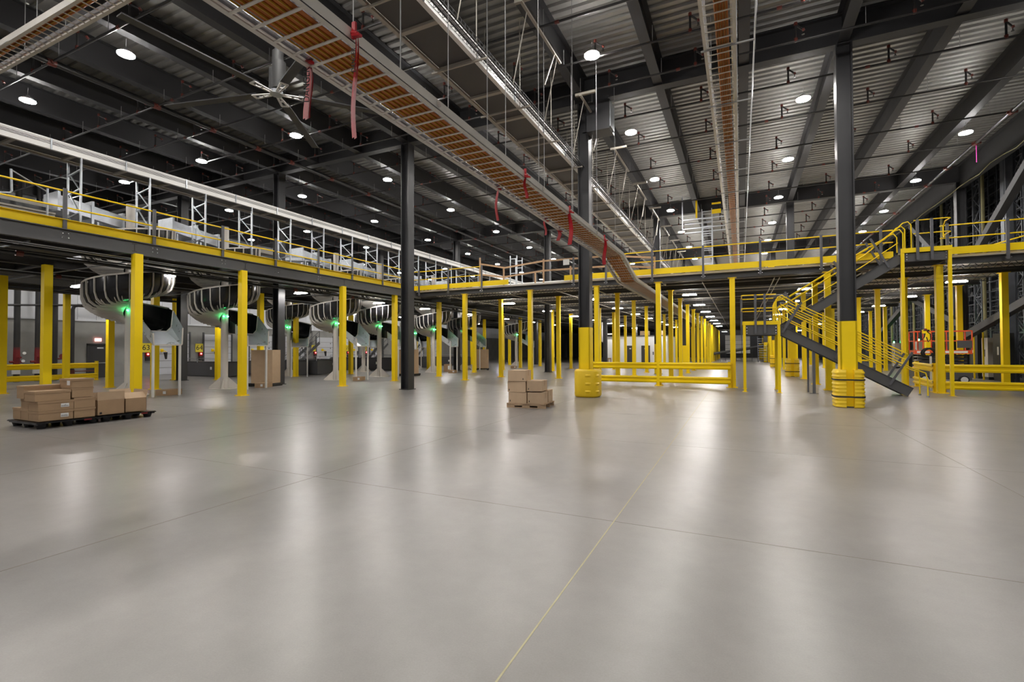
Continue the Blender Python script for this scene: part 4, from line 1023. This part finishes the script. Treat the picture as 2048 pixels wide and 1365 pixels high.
for i, y in enumerate((18.3, 28.4, 41.0)):
    t = thing('belt_conveyor', 'short inclined metal conveyor section on the left mezzanine, %s along' % NTH[i], 'conveyor', (-22.4, y, 0))
    obj('frame', M().bar((0, -1.6, 6.5), (0, 1.6, 6.9), .8, .16), 'galv', t); s = M()
    for yy in (-1.3, 1.3):
        for x in (-.35, .35): s.bar((x, yy, DT), (x, yy, 6.55+.12*yy), .06)
    obj('stand', s, 'galv', t)
# loose frame standing proud by the railing
t = thing('pipe_stand', 'small grey bent pipe stand behind the left railing', 'stand', (-18.6, 6.0, DT))
obj('tube', M().tube([(0, .2, 1.62), (0, .22, 1.0), (0, .18, .94), (0, -.6, .72)], .03, 7).tube([(0, .2, 1.6), (0, 1.0, 1.2)], .018, 6).tube([(0, 1.0, 0), (0, 1.0, 1.3)], .03, 6), 'galv', t)
# far mezzanine: steel scaffolds, ladders, more frames
def scaffold(x, y, z0, z1, w, lb, mt='galv', rungs=True, ysp=.8):
    t = thing('caged_ladder', lb, 'ladder', (x, y, z0)); h = z1-z0; s = M()
    for a in (-w/2, w/2):
        for b in (-ysp/2, ysp/2): s.bar((a, b, 0), (a, b, h), .05)
    obj('upright', s, mt, t); s = M(); z = .3
    while z < h: s.bar((-w/2, -ysp/2, z), (w/2, -ysp/2, z), .04); s.bar((-w/2, ysp/2, z), (w/2, ysp/2, z), .04); z += .45
    if rungs: obj('rung', s, mt, t)
    return t
scaffold(-12.7, 27.5, DT, 7.6, .45, 'thin grey ladder tower with yellow tread behind the wooden rail')
scaffold(-1.75, 31.5, 6.6, 10.2, .55, 'tall caged ladder hanging left of the straight orange ladder', ysp=.6)
t = thing('hanging_platform', 'grey framed platform with yellow panels at the top of the caged ladder', 'platform', (-1.6, 31.3, 9.0))
obj('frame', M().bar((-1.5, -.5, 0), (1.0, -.5, 0), .06).bar((-1.5, .6, 0), (1.0, .6, 0), .06).bar((-1.5, -.5, .55), (1.0, -.5, .55), .06).bar((-1.5, .6, .55), (1.0, .6, .55), .06).bar((-1.5, -.5, 0), (-1.5, -.5, 2), .06).bar((1, -.5, 0), (1, -.5, 2), .06), 'galv', t)
obj('panel', M().box(.15, .65, -.55, -.5, .75, 1.0).box(-.75, -.65, -.55, -.5, .6, 1.7).box(.15, .65, -.55, -.5, 1.3, 1.4), 'yellow', t)
t = thing('equipment_cage', 'small grey equipment frame with a yellow panel on the front mezzanine', 'frame', (2.2, 29.5, DT))
obj('frame', M().bar((-.9, 0, .1), (.9, 0, .1), .05).bar((-.9, 0, 1.1), (.9, 0, 1.1), .05).bar((-.9, 0, 0), (-.9, 0, 1.1), .05).bar((.1, 0, 0), (.1, 0, 1.1), .05).bar((.6, 0, 0), (.9, 0, 1.1), .05), 'galv', t); obj('panel', M().box(-.8, -.5, -.02, .02, .6, 1.0), 'yellow', t)
t = thing('duct_run', 'long pale round duct behind the wooden guard rail', 'duct', (0, 29.5, 6.05)); obj('duct', M().cyl((-17, 0, 0), (-4.5, 0, 0), .17, 14), 'conv_white', t, smooth=True)

# ------------------------------------------------------------------ scissor lift
sl = thing('scissor_lift', 'red scissor lift parked behind the right crash barrier', 'lift', (9.0, 31.0, 0))
obj('chassis', M().box(-1.1, 1.1, -.4, .4, .2, .68).box(-1.15, -.5, -.45, .45, .3, .75), 'machine_grey', sl)
for x in (-.72, .78):
    for y in (-.42, .42):
        wl = obj('wheel', M().cyl((x, y-.08, .2), (x, y+.08, .2), .2, 18), 'rubber' if x > 0 else 'rubber', sl, smooth=True)
        obj('wheel_rim', M().cyl((x, y-.095, .2), (x, y+.095, .2), .14, 16), 'white_paint', wl)
s = M()
for k in range(4):
    z = .72+.17*k
    for y in (-.33, .33): s.bar((-.95, y, z), (.95, y, z+.15), .05, .09); s.bar((-.95, y+.06, z+.15), (.95, y+.06, z), .05, .09)
obj('scissor_arms', s, 'dark_steel', sl)
obj('platform', M().box(-1.1, 1.12, -.42, .42, 1.45, 1.64), 'lift_red', sl); obj('placard', M().box(.1, .95, -.43, -.42, 1.5, 1.6).box(-1.0, -.5, -.43, -.42, 1.5, 1.6), 'paper', sl)
st_ = M()
for k in range(14): st_.box(-.9+.14*k, -.83+.14*k, -.43, -.42, 1.44, 1.47)
obj('hazard_stripe', st_, 'yellow', sl)
s = M()
for z in (2.1, 2.58):
    for y in (-.4, .4): s.bar((-1.1, y, z), (1.12, y, z), .045)
    for x in (-1.1, 1.12): s.bar((x, -.4, z), (x, .4, z), .045)
for x in (-1.1, -.75, -.2, .4, 1.12):
    for y in (-.4, .4): s.bar((x, y, 1.64), (x, y, 2.58), .045)
obj('guard_rails', s, 'lift_red', sl); obj('control_box', M().box(.55, 1.1, -.47, -.42, 1.75, 2.1), 'machine_grey', sl)
t = thing('safety_harness', 'black and yellow safety harness hung over the red lift railing', 'harness', (8.35, 30.57, 2.6))
obj('strap', M().tube([(-.18, 0, 0), (-.22, 0, -.2), (-.15, 0, -.45), (-.05, 0, -.3), (0, 0, 0)], .025, 6).tube([(.02, 0, 0), (.18, 0, -.15), (.2, 0, -.4), (.1, 0, -.55), (.03, 0, -.3)], .025, 6).tube([(-.1, 0, .02), (.15, 0, .02)], .05, 6), 'rubber', t)
obj('pad', M().box(-.14, .04, -.04, .04, -.12, .06), 'yellow', t); obj('cap', M().cyl((0, 0, .03), (0, 0, .12), .09, 10, .05), 'red_paint', t)

# hose reel / black coil on stair foot
t = thing('coiled_cable', 'black coiled cable bundle above the foot of the stair', 'cable', (7.2, 25.8, 1.55))
obj('coil', M().tube([(.2*math.cos(a/2.), 0.02*a, .18*math.sin(a/2.)) for a in range(0, 40)][:26], .045, 6), 'rubber', t, smooth=True); obj('stand', M().bar((0, 0, -1.55), (0, 0, -.15), .06), 'white_paint', t)

# ------------------------------------------------------------------ storage racks on the right
def rack_tower(x, y, i):
    t = thing('rack_tower', 'tall grey lattice rack upright behind the right columns, %s from the camera' % NTH[i], 'rack', (x, y, 0), 0, 'storage rack uprights')
    s = M()
    for d in (0, .95): s.bar((0, d, 0), (0, d, 14), .09, .07)
    obj('upright', s, 'rack_grey', t); s = M(); z = .3; k = 0
    while z < 13.5: s.bar((0, 0 if k % 2 else .95, z), (0, .95 if k % 2 else 0, z+.75), .04, .04); s.bar((0, 0, z), (0, .95, z), .04, .04) if k % 3 == 0 else None; z += .75; k += 1
    obj('lacing', s, 'rack_grey', t)
yk = 24.0
for i in range(16): rack_tower(12.9+(i % 2)*.8, yk, i); yk += 1.9+(i % 3)*.35+max(0, i-8)*.6
yk = 24.9
for i in range(6):
    solo('rack_column', M().box(0, .28, 0, .62, 0, 14).box(-.02, 0, .18, .44, 0, 14), 'rack_grey', 'broad flat grey rack column on the right, %s from the camera' % NTH[i], 'rack', (12.5, 27.3+6.1*i, 0), 0, 'broad rack columns')
for i in range(5):
    solo('rack_pipe', M().cyl((0, 0, 0), (0, 0, 13), .08, 10), 'cable', 'olive brown vertical pipe among the racks, %s from the camera' % NTH[i], 'pipe', (12.35, 29.5+6.1*i, 0), 0, 'pipes among the racks')
# deep shelving levels
for i, x in enumerate((14.6, 16.6, 19)):
    t = thing('storage_rack', 'dense dark storage shelving in the depth at right, %s layer back' % NTH[i], 'rack')
    s = M(); z = .4
    while z < 14: s.bar((x, 20, z), (x, 95, z), .06, .08); z += .62
    obj('shelf_beam', s, 'rack_dark', t); s = M(); y = 20.5
    while y < 95: s.bar((x, y, 0), (x, y, 14), .08); s.bar((x, y, .4), (x+.9, y+.5, 1.2), .04); y += 1.15
    obj('upright', s, 'rack_grey', t)
    s = M(); random.seed(i+3)
    for k in range(260):
        yy = 20+random.random()*60; zz = .45+.62*random.randint(0, 21); s.box(x+.05, x+.6, yy, yy+.35, zz, zz+.18+.2*random.random())
    obj('stored_totes', s, 'rack_dark', t)['kind'] = 'stuff'
# cabinets
def cab(x, y, w, h, mt, lb, beacon=None):
    t = thing('control_cabinet', lb, 'cabinet', (x, y, 0)); obj('body', M().box(0, .4, -w/2, w/2, .15, h), mt, t); obj('foot', M().box(.02, .38, -w/2+.02, w/2-.02, 0, .15), 'cabinet_black', t)
    obj('label_plate', M().box(-.006, 0, -.05, .12, h*.55, h*.72), 'paper' if mt != 'cabinet_beige' else 'ink', t)
    if beacon: obj('beacon', M().cyl((.1, beacon, h), (.1, beacon, h+.14), .05, 8), 'green_led', t)
cab(12.2, 35.3, .75, 2.3, 'cabinet_beige', 'beige electrical cabinet at the foot of the racks', None)
cab(12.15, 36.6, 1.1, 2.65, 'cabinet_black', 'black safety panel with a green beacon beside the beige cabinet', .4)
cab(12.15, 38.2, 1.3, 2.5, 'cabinet_black', 'black safety panel behind the red lift, third from the right'); cab(12.15, 40.0, 1.2, 2.5, 'cabinet_black', 'black safety panel just left of the lift')
cab(12.1, 46.5, .8, 2.3, 'cabinet_beige', 'pale cabinet with a green beacon far behind the stair', -.3); cab(12.1, 52.5, .8, 2.2, 'cabinet_beige', 'smaller pale cabinet with a green beacon, farthest right', .2); cab(12.1, 49.5, .9, 2.3, 'cabinet_black', 'black panel between the two pale cabinets')
cab(12.15, 33.6, 1.2, 2.5, 'cabinet_black', 'black mesh panel right of the beige cabinet')
for i, y in enumerate((34.75, 35.9, 37.3, 39.1, 41, 44, 48)):
    solo('marker_post', M().box(-.03, .03, -.03, .03, 0, 2.6), 'yellow', 'slim yellow marker post at the rack face, %s from the right' % NTH[i], 'post', (11.95, y, 0), 0, 'slim yellow posts at the racks')
# floor clutter behind right
t = thing('work_cart', 'yellow topped cart behind the stair on the right', 'cart', (8.3, 44, 0)); obj('top', M().box(-1.2, 1.2, -.4, .4, .8, .9), 'yellow', t); obj('frame', M().box(-1.1, 1.1, -.35, .35, .15, .3).box(-1.1, -1, -.3, .3, 0, .8).box(1, 1.1, -.3, .3, 0, .8), 'post_grey', t)

# ------------------------------------------------------------------ white room and far end
rm = struct('wall_room', M().box(-14.2, -7.35, 56, 63, 0, 3.2), 'room_white')
struct('trim_2', M().box(-14.25, -7.3, 55.95, 63.05, 3.2, 3.32), 'machine_grey')
for i, x in enumerate((-11.9, -10.2)):
    d = struct('door_%d' % (30+i), M().box(x, x+.95 if i else x+.9, 55.93, 56, 0, 2.15), 'door_dark'); struct('door_sign', M().box(x+.35, x+.55, 55.91, 55.93, 1.75, 1.86), 'paper', None, d)
for i, x in enumerate((-13.2, -8.9)): solo('room_switch', M().box(-.06, .06, -.02, 0, 0, .35), 'machine_grey', 'small grey wall unit on the white room, %s of the doors' % ('left', 'right')[i], 'switch', (x, 56, 1.1))
t = thing('white_riser', 'white vertical duct bending onto the white room roof', 'duct', (-14.6, 55.6, 0)); obj('tube', M().tube([(0, 0, 4.9), (0, 0, 2.7), (.3, .2, 2.45)], .14, 10).tube([(0, .1, 3.5), (2, .1, 3.5)], .07, 8), 'conv_white', t, smooth=True)
for i, (x, w) in enumerate(((-13.2, .5), (-9.9, 1.0), (-8.3, .9))): solo('stored_box', M().box(-w/2, w/2, -.3, .3, 0, .5), 'cardboard_pale', 'pale box lying on the white room roof, %s from the left' % NTH[i], 'box', (x, 56.6, 3.32))
small(-13.9, 54.9, 'brown carton pile beside the white room corner', .9, .6, .75)
# far loading door with conveyor
d = struct('door_40', M().box(-2.6, 1.6, 99.5, 99.7, .9, 4.3), 'room_white')
s = M()
for z in (1.7, 2.5, 3.3): s.box(-2.6, 1.6, 99.45, 99.5, z, z+.05)
for x in (-1.2, .2): s.box(x, x+.05, 99.45, 99.5, .9, 4.3)
struct('door_rib', s, 'machine_grey', None, d)
t = thing('inclined_conveyor', 'black inclined conveyor on legs in front of the far loading door', 'conveyor', (0, 74, 0))
obj('belt', M().bar((-3.4, 0, 1.0), (4.6, 0, 2.3), 1.2, .25), 'rubber', t); obj('side_guard', M().bar((-3.4, -.62, 1.15), (4.6, -.62, 2.5), .04, .2), 'machine_grey', t); s = M()
for k in range(12): x = -3.2+.66*k; s.bar((x, -.5, 0), (x, -.5, 1.0+(x+3.4)*.16), .05)
obj('leg', s, 'dark_steel', t)
t = thing('far_stair', 'narrow steel stair beside the far column', 'stair', (2.1, 68, 0)); s = M()
for k in range(10): s.box(-.1, .9, .2*k, .2*k+.2, .3+.3*k, .34+.3*k)
obj('tread', s, 'galv', t); obj('stringer', M().bar((-.1, 0, .1), (-.1, 2.2, 3.3), .05, .2).bar((.9, 0, .1), (.9, 2.2, 3.3), .05, .2), 'post_grey', t)
# tensioned hanging pipe stub
# ------------------------------------------------------------------ world and view
w = bpy.data.worlds.new('world'); bpy.context.scene.world = w; w.use_nodes = True
w.node_tree.nodes['Background'].inputs[0].default_value = (.02, .02, .022, 1); w.node_tree.nodes['Background'].inputs[1].default_value = .3
sc = bpy.context.scene
sc.view_settings.view_transform = 'Standard'; sc.view_settings.look = 'None'; sc.view_settings.gamma = 1; sc.view_settings.exposure = 1.15
cy = sc.cycles
cy.use_light_tree = True; cy.max_bounces = 6; cy.diffuse_bounces = 4; cy.glossy_bounces = 4; cy.transmission_bounces = 2; cy.sample_clamp_indirect = 6
cy.use_denoising = True; cy.caustics_reflective = False; cy.caustics_refractive = False
